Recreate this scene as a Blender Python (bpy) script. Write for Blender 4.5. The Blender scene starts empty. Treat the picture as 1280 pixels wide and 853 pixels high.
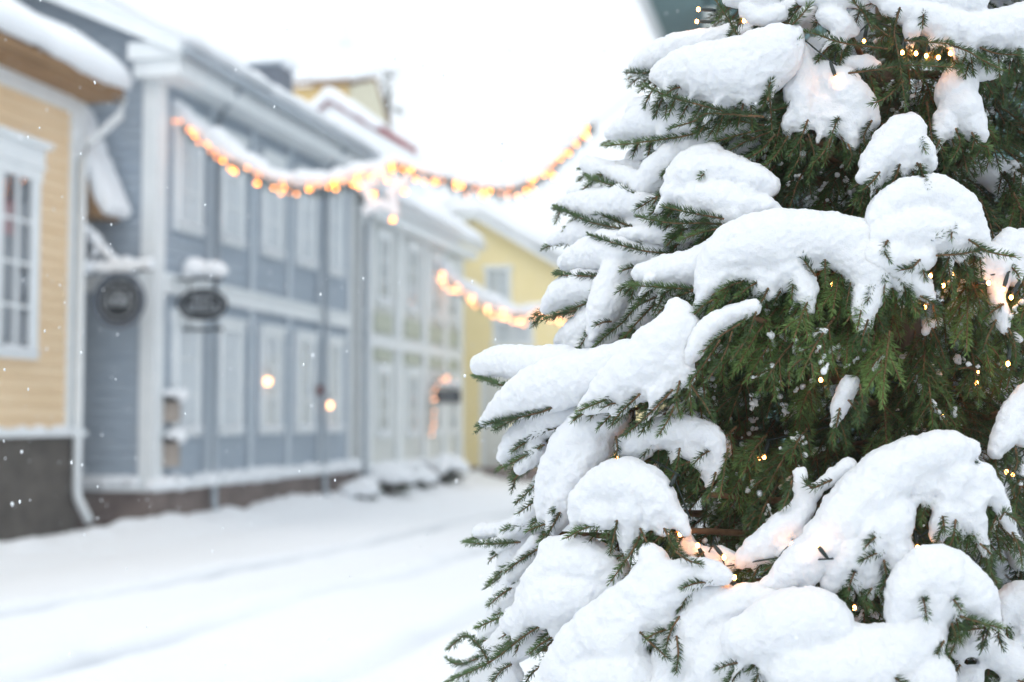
import bpy, math, random
import numpy as np
from mathutils import Vector, Matrix

random.seed(7)
RNG = np.random.default_rng(11)
sc = bpy.context.scene
COL = sc.collection
D2R = math.radians

# ------------------------------------------------------------------ camera
YAW, PITCH, F = D2R(12.5), D2R(3.2), 1280 * 50 / 36.0
CAM = Vector((0, 0, 1.5))
cam_d = bpy.data.cameras.new("camera")
cam = bpy.data.objects.new("camera", cam_d)
COL.objects.link(cam)
cam.location = CAM
cam.rotation_euler = (math.pi / 2 + PITCH, 0, YAW)
cam_d.lens, cam_d.sensor_width = 50, 36
cam_d.clip_start, cam_d.clip_end = 0.05, 3000
cam_d.dof.use_dof = True
cam_d.dof.focus_distance = 2.24
cam_d.dof.aperture_fstop = 2.9
sc.camera = cam
RM = cam.rotation_euler.to_matrix()


def ray(px, py):
    return RM @ Vector(((px - 640) / F, -(py - 426.5) / F, -1.0))


def at(px, py, d):
    return CAM + ray(px, py) * d


def at_x(px, py, x):
    r = ray(px, py)
    return CAM + r * (x / r.x)


def at_y(px, py, y):
    r = ray(px, py)
    return CAM + r * (y / r.y)


# ------------------------------------------------------------------ noise
def vnoise(p, scale, seed=0):
    q = np.asarray(p, dtype=np.float64) / scale + seed * 17.31
    i = np.floor(q).astype(np.int64)
    f = q - i
    f = f * f * (3 - 2 * f)

    def h(a, b, c):
        n = (a * 73856093) ^ (b * 19349663) ^ (c * 83492791) ^ (seed * 2654435)
        n = (n ^ (n >> 13)) * 1274126177
        n = n ^ (n >> 16)
        return (n & 0xFFFF) / 32767.5 - 1.0
    x, y, z = i[:, 0], i[:, 1], i[:, 2]
    u, v, w = f[:, 0], f[:, 1], f[:, 2]
    c00 = h(x, y, z) * (1 - u) + h(x + 1, y, z) * u
    c10 = h(x, y + 1, z) * (1 - u) + h(x + 1, y + 1, z) * u
    c01 = h(x, y, z + 1) * (1 - u) + h(x + 1, y, z + 1) * u
    c11 = h(x, y + 1, z + 1) * (1 - u) + h(x + 1, y + 1, z + 1) * u
    return (c00 * (1 - v) + c10 * v) * (1 - w) + (c01 * (1 - v) + c11 * v) * w


# ------------------------------------------------------------------ materials
def new_mat(name):
    m = bpy.data.materials.new(name)
    m.use_nodes = True
    nt = m.node_tree
    return m, nt, nt.nodes["Principled BSDF"]


def mat(name, c1, c2=None, rough=0.7, scale=8.0, bump=0.0, bscale=60.0, metal=0.0, stretch=(1, 1, 1), bdist=0.004):
    m, nt, b = new_mat(name)
    N, L = nt.nodes, nt.links
    b.inputs["Roughness"].default_value = rough
    b.inputs["Metallic"].default_value = metal
    tc = N.new("ShaderNodeTexCoord")
    mp = N.new("ShaderNodeMapping")
    mp.inputs["Scale"].default_value = stretch
    L.new(tc.outputs["Object"], mp.inputs["Vector"])
    n = N.new("ShaderNodeTexNoise")
    n.inputs["Scale"].default_value = scale
    n.inputs["Detail"].default_value = 6
    L.new(mp.outputs[0], n.inputs["Vector"])
    r = N.new("ShaderNodeValToRGB")
    r.color_ramp.elements[0].position = 0.3
    r.color_ramp.elements[1].position = 0.7
    r.color_ramp.elements[0].color = (*c1, 1)
    r.color_ramp.elements[1].color = (*(c2 or c1), 1)
    L.new(n.outputs["Fac"], r.inputs["Fac"])
    L.new(r.outputs["Color"], b.inputs["Base Color"])
    if bump:
        n2 = N.new("ShaderNodeTexNoise")
        n2.inputs["Scale"].default_value = bscale
        n2.inputs["Detail"].default_value = 5
        L.new(mp.outputs[0], n2.inputs["Vector"])
        bp = N.new("ShaderNodeBump")
        bp.inputs["Strength"].default_value = bump
        bp.inputs["Distance"].default_value = bdist
        L.new(n2.outputs["Fac"], bp.inputs["Height"])
        L.new(bp.outputs[0], b.inputs["Normal"])
    return m


def snow_mat(name, bscale, bump, sss=0.0, alb=(0.86, 0.885, 0.915)):
    m, nt, b = new_mat(name)
    N, L = nt.nodes, nt.links
    b.inputs["Base Color"].default_value = (*alb, 1)
    b.inputs["Roughness"].default_value = 0.75
    b.inputs["Specular IOR Level"].default_value = 0.25
    if sss:
        b.inputs["Subsurface Weight"].default_value = sss
        b.inputs["Subsurface Radius"].default_value = (0.012, 0.014, 0.018)
        b.inputs["Subsurface Scale"].default_value = 0.6
    tc = N.new("ShaderNodeTexCoord")
    n1 = N.new("ShaderNodeTexNoise")
    n1.inputs["Scale"].default_value = bscale
    n1.inputs["Detail"].default_value = 8
    n1.inputs["Roughness"].default_value = 0.65
    L.new(tc.outputs["Object"], n1.inputs["Vector"])
    bp = N.new("ShaderNodeBump")
    bp.inputs["Strength"].default_value = bump
    bp.inputs["Distance"].default_value = 0.7 / bscale
    L.new(n1.outputs["Fac"], bp.inputs["Height"])
    L.new(bp.outputs[0], b.inputs["Normal"])
    return m


def emit_mat(name, col, strength):
    m, nt, b = new_mat(name)
    b.inputs["Base Color"].default_value = (*col, 1)
    b.inputs["Emission Color"].default_value = (*col, 1)
    b.inputs["Emission Strength"].default_value = strength
    return m


def needle_mat(name):
    m, nt, b = new_mat(name)
    N, L = nt.nodes, nt.links
    a = N.new("ShaderNodeAttribute")
    a.attribute_name = "tint"
    r = N.new("ShaderNodeValToRGB")
    e = r.color_ramp.elements
    e[0].position, e[0].color = 0.0, (0.011, 0.020, 0.008, 1)  # dark end also paints the shade deep inside the crown
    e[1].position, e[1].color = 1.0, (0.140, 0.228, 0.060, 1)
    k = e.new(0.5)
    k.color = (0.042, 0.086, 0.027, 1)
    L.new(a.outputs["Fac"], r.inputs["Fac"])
    L.new(r.outputs["Color"], b.inputs["Base Color"])
    b.inputs["Roughness"].default_value = 0.45
    b.inputs["Specular IOR Level"].default_value = 0.4
    return m


def glass_mat(name, tint=(0.96, 0.98, 1.0), refl=0.12):
    m, nt, b = new_mat(name)
    N, L = nt.nodes, nt.links
    out = [n for n in N if n.type == "OUTPUT_MATERIAL"][0]
    t = N.new("ShaderNodeBsdfTransparent")
    t.inputs[0].default_value = (*tint, 1)
    g = N.new("ShaderNodeBsdfGlossy")
    g.inputs["Roughness"].default_value = 0.05
    mx = N.new("ShaderNodeMixShader")
    mx.inputs[0].default_value = refl
    L.new(t.outputs[0], mx.inputs[1])
    L.new(g.outputs[0], mx.inputs[2])
    L.new(mx.outputs[0], out.inputs["Surface"])
    return m


M = dict(
    snow=snow_mat("fresh_snow", 55, 0.55),
    treesnow=snow_mat("bough_snow", 330, 0.9, 0.4, (0.765, 0.785, 0.81)),
    ground=snow_mat("trodden_snow", 9, 0.5),
    needle=needle_mat("spruce_needles"),
    bark=mat("spruce_bark", (0.075, 0.045, 0.028), (0.16, 0.105, 0.07), 0.9, 30, 0.8, 120, stretch=(1, 1, 0.3)),
    twig=mat("brown_twig", (0.10, 0.052, 0.024), (0.19, 0.105, 0.05), 0.85, 60, 0.5, 300),
    blue=mat("blue_board", (0.325, 0.39, 0.465), (0.385, 0.45, 0.515), 0.7, 3, 0.15, 40, stretch=(1, 0.3, 3)),
    pale_blue=mat("pale_blue_trim", (0.50, 0.57, 0.63), (0.57, 0.63, 0.68), 0.6, 4),
    white=mat("white_trim", (0.76, 0.80, 0.82), (0.83, 0.86, 0.87), 0.6, 4, 0.1, 40),
    grey_white=mat("grey_green_board", (0.62, 0.64, 0.62), (0.68, 0.70, 0.67), 0.7, 3, 0.1, 40),
    olive=mat("olive_panel", (0.40, 0.44, 0.35), (0.47, 0.50, 0.41), 0.7, 5),
    tan=mat("ochre_board", (0.76, 0.56, 0.34), (0.82, 0.63, 0.41), 0.7, 3, 0.15, 40, stretch=(1, 0.3, 3)),
    yellow=mat("yellow_board", (0.93, 0.79, 0.42), (0.95, 0.82, 0.48), 0.75, 2, 0.1, 20),
    ochre=mat("deep_yellow_plaster", (0.80, 0.57, 0.20), (0.84, 0.62, 0.26), 0.8, 2),
    cream=mat("cream_plaster", (0.62, 0.58, 0.42), (0.68, 0.64, 0.48), 0.8, 2),
    stone=mat("dark_stone", (0.06, 0.052, 0.044), (0.125, 0.11, 0.095), 0.9, 3.5, 0.6, 12, bdist=0.03),
    redstone=mat("brown_stone", (0.13, 0.095, 0.085), (0.23, 0.18, 0.16), 0.9, 3.5, 0.6, 12, bdist=0.03),
    soffit=mat("brown_soffit", (0.24, 0.13, 0.05), (0.34, 0.20, 0.09), 0.8, 5, stretch=(1, 0.3, 1)),
    dark=mat("dark_metal", (0.012, 0.015, 0.02), (0.02, 0.024, 0.028), 0.5, 20),
    grey_metal=mat("grey_metal", (0.34, 0.40, 0.45), (0.42, 0.47, 0.52), 0.5, 10),
    slate=mat("slate_blue_metal", (0.075, 0.095, 0.125), (0.11, 0.13, 0.165), 0.6, 5),
    red=mat("red_paint", (0.25, 0.05, 0.055), (0.31, 0.075, 0.08), 0.6, 5),
    dark_red=mat("dark_red_paint", (0.10, 0.022, 0.025), (0.13, 0.03, 0.03), 0.7, 8),
    lantern_faint=emit_mat("door_garland_glow", (1.0, 0.48, 0.28), 2.6),
    blind=mat("grey_green_blind", (0.34, 0.37, 0.33), (0.44, 0.47, 0.43), 0.9, 2.5),
    teal=mat("teal_board", (0.085, 0.165, 0.175), (0.11, 0.20, 0.21), 0.65, 3, stretch=(1, 0.3, 3)),
    curtain=mat("white_curtain", (0.80, 0.83, 0.83), (0.87, 0.88, 0.87), 0.9, 6, stretch=(1, 6, 0.3)),
    room=mat("dim_room", (0.06, 0.08, 0.10), (0.16, 0.18, 0.20), 0.9, 2.2),
    glass=glass_mat("window_glass"),
    lettering=mat("pale_lettering", (0.38, 0.42, 0.46), (0.46, 0.50, 0.54), 0.6, 10),
    wood=mat("weathered_wood", (0.32, 0.27, 0.235), (0.40, 0.345, 0.30), 0.85, 6),
    wire=mat("green_wire", (0.012, 0.022, 0.020), (0.02, 0.032, 0.03), 0.5, 30),
    bulb=emit_mat("fairy_bulb_glow", (1.0, 0.36, 0.08), 42.0),
    lantern=emit_mat("garland_bulb_glow", (1.0, 0.31, 0.03), 11.0),
    lantern_dim=emit_mat("garland_bulb_low_glow", (1.0, 0.30, 0.05), 4.0),
    lantern_soft=emit_mat("pale_garland_bulb_glow", (1.0, 0.42, 0.18), 6.0),
    lamp=emit_mat("window_lamp_glow", (1.0, 0.50, 0.22), 5.0),
    flake=snow_mat("snowflake", 60, 0.1),
)
M["dark"].node_tree.nodes["Principled BSDF"].inputs["Specular IOR Level"].default_value = 0.12
M["dark"].node_tree.nodes["Principled BSDF"].inputs["Roughness"].default_value = 0.85


# ------------------------------------------------------------------ helpers
def tag(o, label=None, cat=None, group=None, kind=None):
    for k, v in (("label", label), ("category", cat), ("group", group), ("kind", kind)):
        if v:
            o[k] = v
    return o


def thing(name, loc, label, cat, group=None):
    o = bpy.data.objects.new(name, None)
    o.empty_display_size = 0.2
    COL.objects.link(o)
    o.location = loc
    return tag(o, label, cat, group)


def np_mesh(name, verts, faces, tint=None, smooth=True):
    """verts Nx3, faces Mx3 or Mx4 array"""
    me = bpy.data.meshes.new(name)
    v = np.ascontiguousarray(verts, dtype=np.float32)
    f = np.ascontiguousarray(faces, dtype=np.int32)
    n, k = f.shape
    me.vertices.add(len(v))
    me.vertices.foreach_set("co", v.ravel())
    me.loops.add(n * k)
    me.loops.foreach_set("vertex_index", f.ravel())
    me.polygons.add(n)
    me.polygons.foreach_set("loop_start", np.arange(0, n * k, k, dtype=np.int32))
    me.polygons.foreach_set("use_smooth", np.full(n, smooth, dtype=bool))
    if tint is not None:
        a = me.attributes.new("tint", "FLOAT", "POINT")
        a.data.foreach_set("value", np.ascontiguousarray(tint, dtype=np.float32))
    me.update(calc_edges=True)
    return me


def link(name, me, m, parent=None):
    o = bpy.data.objects.new(name, me)
    COL.objects.link(o)
    if m is not None and not me.materials:
        me.materials.append(m)
    if parent is not None:
        o.parent = parent
    return o


def world_loc(o):
    v = Vector((0, 0, 0))
    while o is not None:
        v += o.location
        o = o.parent
    return v


def catmull(P, step):
    P = np.asarray(P, dtype=float)
    if len(P) == 1:
        return P
    Q = np.vstack([2 * P[0] - P[1], P, 2 * P[-1] - P[-2]])
    out = []
    for i in range(1, len(Q) - 2):
        p0, p1, p2, p3 = Q[i - 1:i + 3]
        n = max(1, int(np.linalg.norm((p2 - p1)[:3]) / step))
        t = np.arange(n)[:, None] / n
        out.append(0.5 * (2 * p1 + (p2 - p0) * t + (2 * p0 - 5 * p1 + 4 * p2 - p3) * t ** 2 + (3 * p1 - p0 - 3 * p2 + p3) * t ** 3))
    out.append(P[-1:])
    return np.vstack(out)


class MB:
    def __init__(s):
        s.v, s.f = [], []

    def add(s, vs, fs):
        b = len(s.v)
        s.v += [tuple(p) for p in vs]
        s.f += [tuple(i + b for i in f) for f in fs]
        return s

    def box(s, x0, x1, y0, y1, z0, z1):
        return s.add([(x, y, z) for z in (z0, z1) for y in (y0, y1) for x in (x0, x1)],
                     [(0, 2, 3, 1), (4, 5, 7, 6), (0, 1, 5, 4), (2, 6, 7, 3), (0, 4, 6, 2), (1, 3, 7, 5)])

    def prism_y(s, poly, y0, y1):
        n = len(poly)
        vs = [(x, y0, z) for x, z in poly] + [(x, y1, z) for x, z in poly]
        fs = [tuple(range(n)), tuple(range(2 * n - 1, n - 1, -1))]
        fs += [(i, i + n, (i + 1) % n + n, (i + 1) % n) for i in range(n)]
        return s.add(vs, fs)

    def prism_x(s, poly, x0, x1):
        n = len(poly)
        vs = [(x0, y, z) for y, z in poly] + [(x1, y, z) for y, z in poly]
        fs = [tuple(range(n - 1, -1, -1)), tuple(range(n, 2 * n))]
        fs += [(i, (i + 1) % n, (i + 1) % n + n, i + n) for i in range(n)]
        return s.add(vs, fs)

    def tube(s, pts, r, n=8):
        pts = [Vector(p) for p in pts]
        k = len(pts)
        rs = r if hasattr(r, "__len__") else [r] * k
        vs, fs = [], []
        for i, p in enumerate(pts):
            t = (pts[min(i + 1, k - 1)] - pts[max(i - 1, 0)]).normalized()
            a = t.cross(Vector((0, 0, 1)) if abs(t.z) < 0.9 else Vector((1, 0, 0))).normalized()
            b = t.cross(a)
            for j in range(n):
                c = 2 * math.pi * j / n
                vs.append(p + (a * math.cos(c) + b * math.sin(c)) * rs[i])
        for i in range(k - 1):
            for j in range(n):
                fs.append((i * n + j, i * n + (j + 1) % n, (i + 1) * n + (j + 1) % n, (i + 1) * n + j))
        fs += [tuple(range(n - 1, -1, -1)), tuple(range((k - 1) * n, k * n))]
        return s.add(vs, fs)

    def ball(s, c, r, n=10, sq=1.0):
        c = Vector(c)
        vs, fs = [c + Vector((0, 0, r * sq))], []
        m = n // 2
        for i in range(1, m):
            for j in range(n):
                a, b = math.pi * i / m, 2 * math.pi * j / n
                vs.append(c + Vector((r * math.sin(a) * math.cos(b), r * math.sin(a) * math.sin(b), r * sq * math.cos(a))))
        vs.append(c - Vector((0, 0, r * sq)))
        for j in range(n):
            fs.append((0, 1 + j, 1 + (j + 1) % n))
            fs.append((len(vs) - 1, 1 + (m - 2) * n + (j + 1) % n, 1 + (m - 2) * n + j))
        for i in range(m - 2):
            for j in range(n):
                a = 1 + i * n + j
                b = 1 + i * n + (j + 1) % n
                fs.append((a, a + n, b + n, b))
        return s.add(vs, fs)

    def build(s, name, m, parent=None, smooth=False, bevel=0.0):
        o0 = world_loc(parent) if parent is not None else Vector((0, 0, 0))
        me = bpy.data.meshes.new(name)
        me.from_pydata([tuple(Vector(p) - o0) for p in s.v], [], s.f)
        if smooth:
            me.polygons.foreach_set("use_smooth", np.ones(len(me.polygons), dtype=bool))
        me.update()
        o = link(name, me, m, parent)
        if bevel:
            b = o.modifiers.new("bevel", "BEVEL")
            b.width, b.segments, b.limit_method = bevel, 2, "ANGLE"
        return o


# --- snow blobs: union of spheres, voxel-remeshed, smoothed, roughened
_t = (1 + 5 ** 0.5) / 2


def _ico(sub):
    import bmesh
    bm = bmesh.new()
    bmesh.ops.create_icosphere(bm, subdivisions=sub, radius=1)
    v = np.array([x.co[:] for x in bm.verts])
    f = np.array([[y.index for y in x.verts] for x in bm.faces])
    bm.free()
    return v, f


ICO2 = _ico(2)
ICO1 = _ico(1)


def snow_mesh(name, balls, voxel, smooth=6, amps=((0.03, 0.004), (0.010, 0.002), (0.004, 0.0008)), sq=1.0):
    """balls: Nx4 array (x, y, z, r)"""
    iv, fi = ICO2
    B = np.asarray(balls, dtype=float)
    n = len(B)
    sc3 = np.array([1, 1, sq])
    V = (B[:, None, :3] + iv[None] * B[:, None, 3:4] * sc3).reshape(-1, 3)
    Fa = (fi[None] + (np.arange(n) * len(iv))[:, None, None]).reshape(-1, 3)
    me = np_mesh(name + "_src", V, Fa)
    o = bpy.data.objects.new("tmp", me)
    COL.objects.link(o)
    r = o.modifiers.new("r", "REMESH")
    r.mode, r.voxel_size = "VOXEL", voxel
    s = o.modifiers.new("s", "SMOOTH")
    s.factor, s.iterations = 0.5, smooth
    dg = bpy.context.evaluated_depsgraph_get()
    out = bpy.data.meshes.new_from_object(o.evaluated_get(dg))
    bpy.data.objects.remove(o)
    bpy.data.meshes.remove(me)
    out.name = name
    k = len(out.vertices)
    co = np.empty(k * 3, dtype=np.float32)
    no = np.empty(k * 3, dtype=np.float32)
    out.vertices.foreach_get("co", co)
    out.vertices.foreach_get("normal", no)
    co, no = co.reshape(-1, 3).astype(float), no.reshape(-1, 3)
    d = np.zeros(k)
    for j, (scl, amp) in enumerate(amps):
        d += vnoise(co, scl, j + 1) * amp
    co = co + no * d[:, None]
    out.vertices.foreach_set("co", co.astype(np.float32).ravel())
    out.polygons.foreach_set("use_smooth", np.ones(len(out.polygons), dtype=bool))
    out.update()
    return out


def islands(me):
    """split a mesh into its connected pieces; crumbs are dropped"""
    n = len(me.vertices)
    e = np.empty(len(me.edges) * 2, dtype=np.int32)
    me.edges.foreach_get("vertices", e)
    e = e.reshape(-1, 2)
    lab = np.arange(n)
    while True:
        m_ = np.minimum(lab[e[:, 0]], lab[e[:, 1]])
        new = lab.copy()
        np.minimum.at(new, e[:, 0], m_)
        np.minimum.at(new, e[:, 1], m_)
        new = new[new]
        if (new == lab).all():
            break
        lab = new
    ids, cnt = np.unique(lab, return_counts=True)
    if len(ids) == 1:
        return [me]
    co = np.empty(n * 3, dtype=np.float32)
    me.vertices.foreach_get("co", co)
    co = co.reshape(-1, 3)
    fv = np.empty(len(me.polygons) * 4, dtype=np.int32)
    if len(me.loops) != len(fv):
        return [me]
    me.loops.foreach_get("vertex_index", fv)
    fv = fv.reshape(-1, 4)
    out = []
    for i, c in zip(ids, cnt):
        if c < 0.012 * n:
            continue
        k = lab == i
        mp = np.cumsum(k) - 1
        out.append(np_mesh(me.name, co[k], mp[fv[k[fv[:, 0]]]]))
    return out


# --- needle twigs
class Twigs:
    def __init__(s):
        s.nv, s.nf, s.nt, s.n = [], [], [], 0
        s.sv, s.sf, s.sn = [], [], 0

    def stem(s, P, r0, r1, k=5):
        P = np.asarray(P, dtype=float)
        n = len(P)
        T = np.gradient(P, axis=0)
        T /= np.linalg.norm(T, axis=1)[:, None] + 1e-9
        up = np.array([0.13, 0.21, 0.97])
        A = np.cross(T, up)
        A /= np.linalg.norm(A, axis=1)[:, None] + 1e-9
        Bv = np.cross(T, A)
        rr = np.linspace(r0, r1, n)
        an = np.arange(k) * 2 * math.pi / k
        V = P[:, None] + (A[:, None] * np.cos(an)[None, :, None] + Bv[:, None] * np.sin(an)[None, :, None]) * rr[:, None, None]
        i = np.arange(n - 1)[:, None] * k
        j = np.arange(k)[None]
        j2 = (np.arange(k) + 1) % k
        q = np.stack([i + j, i + j2[None], i + k + j2[None], i + k + j], -1).reshape(-1, 4)
        s.sv.append(V.reshape(-1, 3))
        s.sf.append(q + s.sn)
        s.sn += n * k

    def twig(s, pts, nl=0.0125, dens=1900, r0=0.0018, r1=0.0010, tint=0.5, start=0.0, width=0.00115, under=0.55):
        P = catmull(pts, 0.008)[:, :3]
        if len(P) < 3:
            P = np.array([P[0], (P[0] + P[-1]) / 2, P[-1]])
        s.stem(P, r0, r1)
        seg = np.linalg.norm(np.diff(P, axis=0), axis=1)
        cum = np.concatenate([[0], np.cumsum(seg)])
        Lt = cum[-1]
        n = max(6, int(Lt * (1 - start) * dens))
        t = np.sort(RNG.uniform(start * Lt, Lt, n))
        t[-4:] = Lt
        pos = np.stack([np.interp(t, cum, P[:, a]) for a in range(3)], -1)
        T = np.gradient(P, axis=0)
        T = np.stack([np.interp(t, cum, T[:, a]) for a in range(3)], -1)
        T /= np.linalg.norm(T, axis=1)[:, None] + 1e-9
        up = np.array([0.02, 0.03, 1.0])
        A = np.cross(T, up)
        A /= np.linalg.norm(A, axis=1)[:, None] + 1e-9
        Bv = np.cross(A, T)
        ph = RNG.uniform(0, 2 * math.pi, n)
        low = (np.sin(ph) < -0.3) & (RNG.random(n) > under)
        ph = np.where(low, -ph, ph)
        tipf = np.clip((t / Lt - 0.85) / 0.15, 0, 1)
        al = np.radians(RNG.uniform(42, 68, n) * (1 - 0.55 * tipf))
        d = T * np.cos(al)[:, None] + (A * np.cos(ph)[:, None] + Bv * np.sin(ph)[:, None]) * np.sin(al)[:, None]
        ln = nl * RNG.uniform(0.75, 1.15, n) * (1 - 0.25 * tipf) * np.clip(0.55 + 2.2 * (t / Lt - start), 0.55, 1)
        # needle: tapered three-sided spindle (3 base verts, 3 mid verts, tip)
        e1 = np.cross(d, T + 0.01)
        e1 /= np.linalg.norm(e1, axis=1)[:, None] + 1e-9
        e2 = np.cross(d, e1)
        vs = []
        curve = T * (ln * 0.12)[:, None]
        for frac, w in ((0.0, 0.6), (0.55, 1.0)):
            for q in range(3):
                c, sn = math.cos(q * 2.094), math.sin(q * 2.094)
                vs.append(pos + d * (ln * frac)[:, None] + curve * frac ** 2 + (e1 * c + e2 * sn) * width * 0.5 * w)
        vs.append(pos + d * ln[:, None] + curve)
        V = np.stack(vs, 1).reshape(-1, 3)
        base = np.arange(n)[:, None] * 7
        tri = np.array([[0, 1, 4], [0, 4, 3], [1, 2, 5], [1, 5, 4], [2, 0, 3], [2, 3, 5], [3, 4, 6], [4, 5, 6], [5, 3, 6]])
        Fa = (base[:, :, None] + tri[None]).reshape(-1, 3)
        s.nv.append(V)
        s.nf.append(Fa + s.n)
        s.n += n * 7
        tv = np.clip(tint + RNG.normal(0, 0.10, n) + 0.28 * (t / Lt - 0.5), 0, 1)
        s.nt.append(np.repeat(tv, 7))

    def needles(s, name):
        return np_mesh(name, np.vstack(s.nv), np.vstack(s.nf), np.concatenate(s.nt), smooth=False)

    def wood(s, name):
        return np_mesh(name, np.vstack(s.sv), np.vstack(s.sf))


# ==================================================================== GROUND
def ground_z(x, y):
    x, y = np.asarray(x, float), np.asarray(y, float)
    p = np.stack([x.ravel(), y.ravel(), np.zeros(x.size)], -1)
    n = vnoise(p, 2.2, 3) * 0.035 + vnoise(p, 0.7, 4) * 0.018 + vnoise(p, 0.25, 5) * 0.008
    n = n.reshape(x.shape)
    wob = (vnoise(p, 3.0, 6) * 0.10).reshape(x.shape)
    z = n.copy()
    for x0, sl, dep in ((-6.92, 0.089, 0.17), (-5.35, 0.089, 0.10), (-3.3, 0.05, 0.07)):
        u = x - (x0 + sl * y) - wob
        z -= dep * np.exp(-(u / 0.13) ** 2)
        z += dep * 0.35 * np.exp(-((np.abs(u) - 0.30) / 0.12) ** 2)
    # ploughed snow along the house fronts
    lump = (0.55 + 0.45 * (0.6 * vnoise(p, 0.55, 8) + 0.5 * vnoise(p, 0.22, 9)).reshape(x.shape))
    z += 0.36 * np.clip(1 - np.abs(x + 8.75) / 1.0, 0, 1) ** 1.1 * lump * ((y > 5) & (y < 60))
    z += 0.35 * np.clip(1 - np.hypot(x - 0.14, y - 2.69) / 1.6, 0, 1) ** 1.5
    return z


def axis(a, b, step, far):
    core = np.arange(a, b, step)
    hi, lo, s = [b], [a], step
    while hi[-1] < far:
        s *= 1.25
        hi.append(hi[-1] + s)
    s = step
    while lo[-1] > -far:
        s *= 1.25
        lo.append(lo[-1] - s)
    return np.concatenate([lo[::-1][:-1], core, hi])


gx, gy = axis(-12, 6, 0.09, 120), axis(-2, 40, 0.11, 120)
GX, GY = np.meshgrid(gx, gy)
GZ = ground_z(GX, GY)
nx, ny = len(gx), len(gy)
ii = (np.arange(ny - 1)[:, None] * nx + np.arange(nx - 1)[None]).ravel()
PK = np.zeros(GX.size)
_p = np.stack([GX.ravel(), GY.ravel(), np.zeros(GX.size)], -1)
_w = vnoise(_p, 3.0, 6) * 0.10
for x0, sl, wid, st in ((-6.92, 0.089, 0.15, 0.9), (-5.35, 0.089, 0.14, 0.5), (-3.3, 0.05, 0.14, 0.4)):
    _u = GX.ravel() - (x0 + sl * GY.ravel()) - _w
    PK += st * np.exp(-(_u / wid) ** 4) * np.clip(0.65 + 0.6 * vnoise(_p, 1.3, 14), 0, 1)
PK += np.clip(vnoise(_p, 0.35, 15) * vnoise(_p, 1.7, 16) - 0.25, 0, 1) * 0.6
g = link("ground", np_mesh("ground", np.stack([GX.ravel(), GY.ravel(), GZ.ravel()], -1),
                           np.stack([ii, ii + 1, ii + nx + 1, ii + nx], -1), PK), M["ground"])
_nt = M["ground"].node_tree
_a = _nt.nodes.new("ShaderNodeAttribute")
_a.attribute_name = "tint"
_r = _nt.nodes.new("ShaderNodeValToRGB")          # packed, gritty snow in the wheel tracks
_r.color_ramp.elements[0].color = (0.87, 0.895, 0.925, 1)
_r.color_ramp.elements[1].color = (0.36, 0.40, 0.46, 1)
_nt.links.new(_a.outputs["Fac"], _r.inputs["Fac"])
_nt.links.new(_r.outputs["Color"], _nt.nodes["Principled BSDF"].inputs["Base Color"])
tag(g, "snow covered street with tyre tracks", kind="structure")

# ==================================================================== HOUSES


def lap_front(mb, X, y0, y1, z0, z1, h=0.16, s=1):
    """lapped boards on a wall facing +X (s=1) or -X (s=-1)"""
    z = z0
    while z < z1 - 0.02:
        t = min(z + h, z1)
        vs = [(X + s * 0.026, y0, z), (X + s * 0.026, y1, z), (X + s * 0.006, y1, t), (X + s * 0.006, y0, t), (X, y0, z), (X, y1, z)]
        mb.add(vs, [(0, 1, 2, 3) if s > 0 else (3, 2, 1, 0), (4, 5, 1, 0) if s > 0 else (0, 1, 5, 4)])
        z = t


def lap_gable(mb, Y, xa, xb, z0, z1, lim, h=0.16):
    """lapped boards on a wall facing -Y; lim(z) -> (x0, x1)"""
    z = z0
    while z < z1 - 0.02:
        t = min(z + h, z1)
        a, b = lim(z)
        c, d = lim(t)
        a, b, c, d = max(a, xa), min(b, xb), max(c, xa), min(d, xb)
        if b - a > 0.05 and d - c > 0.0:
            vs = [(a, Y - 0.026, z), (b, Y - 0.026, z), (d, Y - 0.006, t), (c, Y - 0.006, t), (a, Y, z), (b, Y, z)]
            mb.add(vs, [(0, 1, 2, 3), (4, 5, 1, 0)])
        z = t


def snow_slab(root, prof, y0, y1, amp=0.08, step=0.2, name="roof_snow", seed=1, eave=0.0):
    """sweep a closed XZ profile along Y with lumpy noise"""
    P = np.array(prof)
    seg = []
    for i in range(len(P)):
        a, b = P[i], P[(i + 1) % len(P)]
        n = max(1, int(np.linalg.norm(b - a) / 0.2))
        seg.append(a + (b - a) * (np.arange(n)[:, None] / n))
    P = np.vstack(seg)
    n = len(P)
    ys = np.concatenate([[y0 + 0.04], np.arange(y0 + 0.12, y1 - 0.1, step), [y1 - 0.04]])
    c = P.mean(0)
    V = []
    for k, y in enumerate(ys):
        V.append(np.stack([P[:, 0], np.full(n, y), P[:, 1]], -1))
    V = np.vstack(V)
    dz = vnoise(V, 0.9, seed) * amp + vnoise(V, 0.3, seed + 1) * amp * 0.5
    V[:, 2] += dz
    V[:, 0] += vnoise(V, 0.5, seed + 2) * amp * 0.6
    V[:, 1] += vnoise(V, 0.5, seed + 3) * amp * 0.4
    fs = []
    for k in range(len(ys) - 1):
        for i in range(n):
            fs.append((k * n + i, (k + 1) * n + i, (k + 1) * n + (i + 1) % n, k * n + (i + 1) % n))
    fs.append(tuple(range(n)))
    fs.append(tuple(range(len(ys) * n - 1, (len(ys) - 1) * n - 1, -1)))
    mb = MB()
    mb.add([tuple(v) for v in V], fs)
    return mb.build(name, M["snow"], root, smooth=True)


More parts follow.
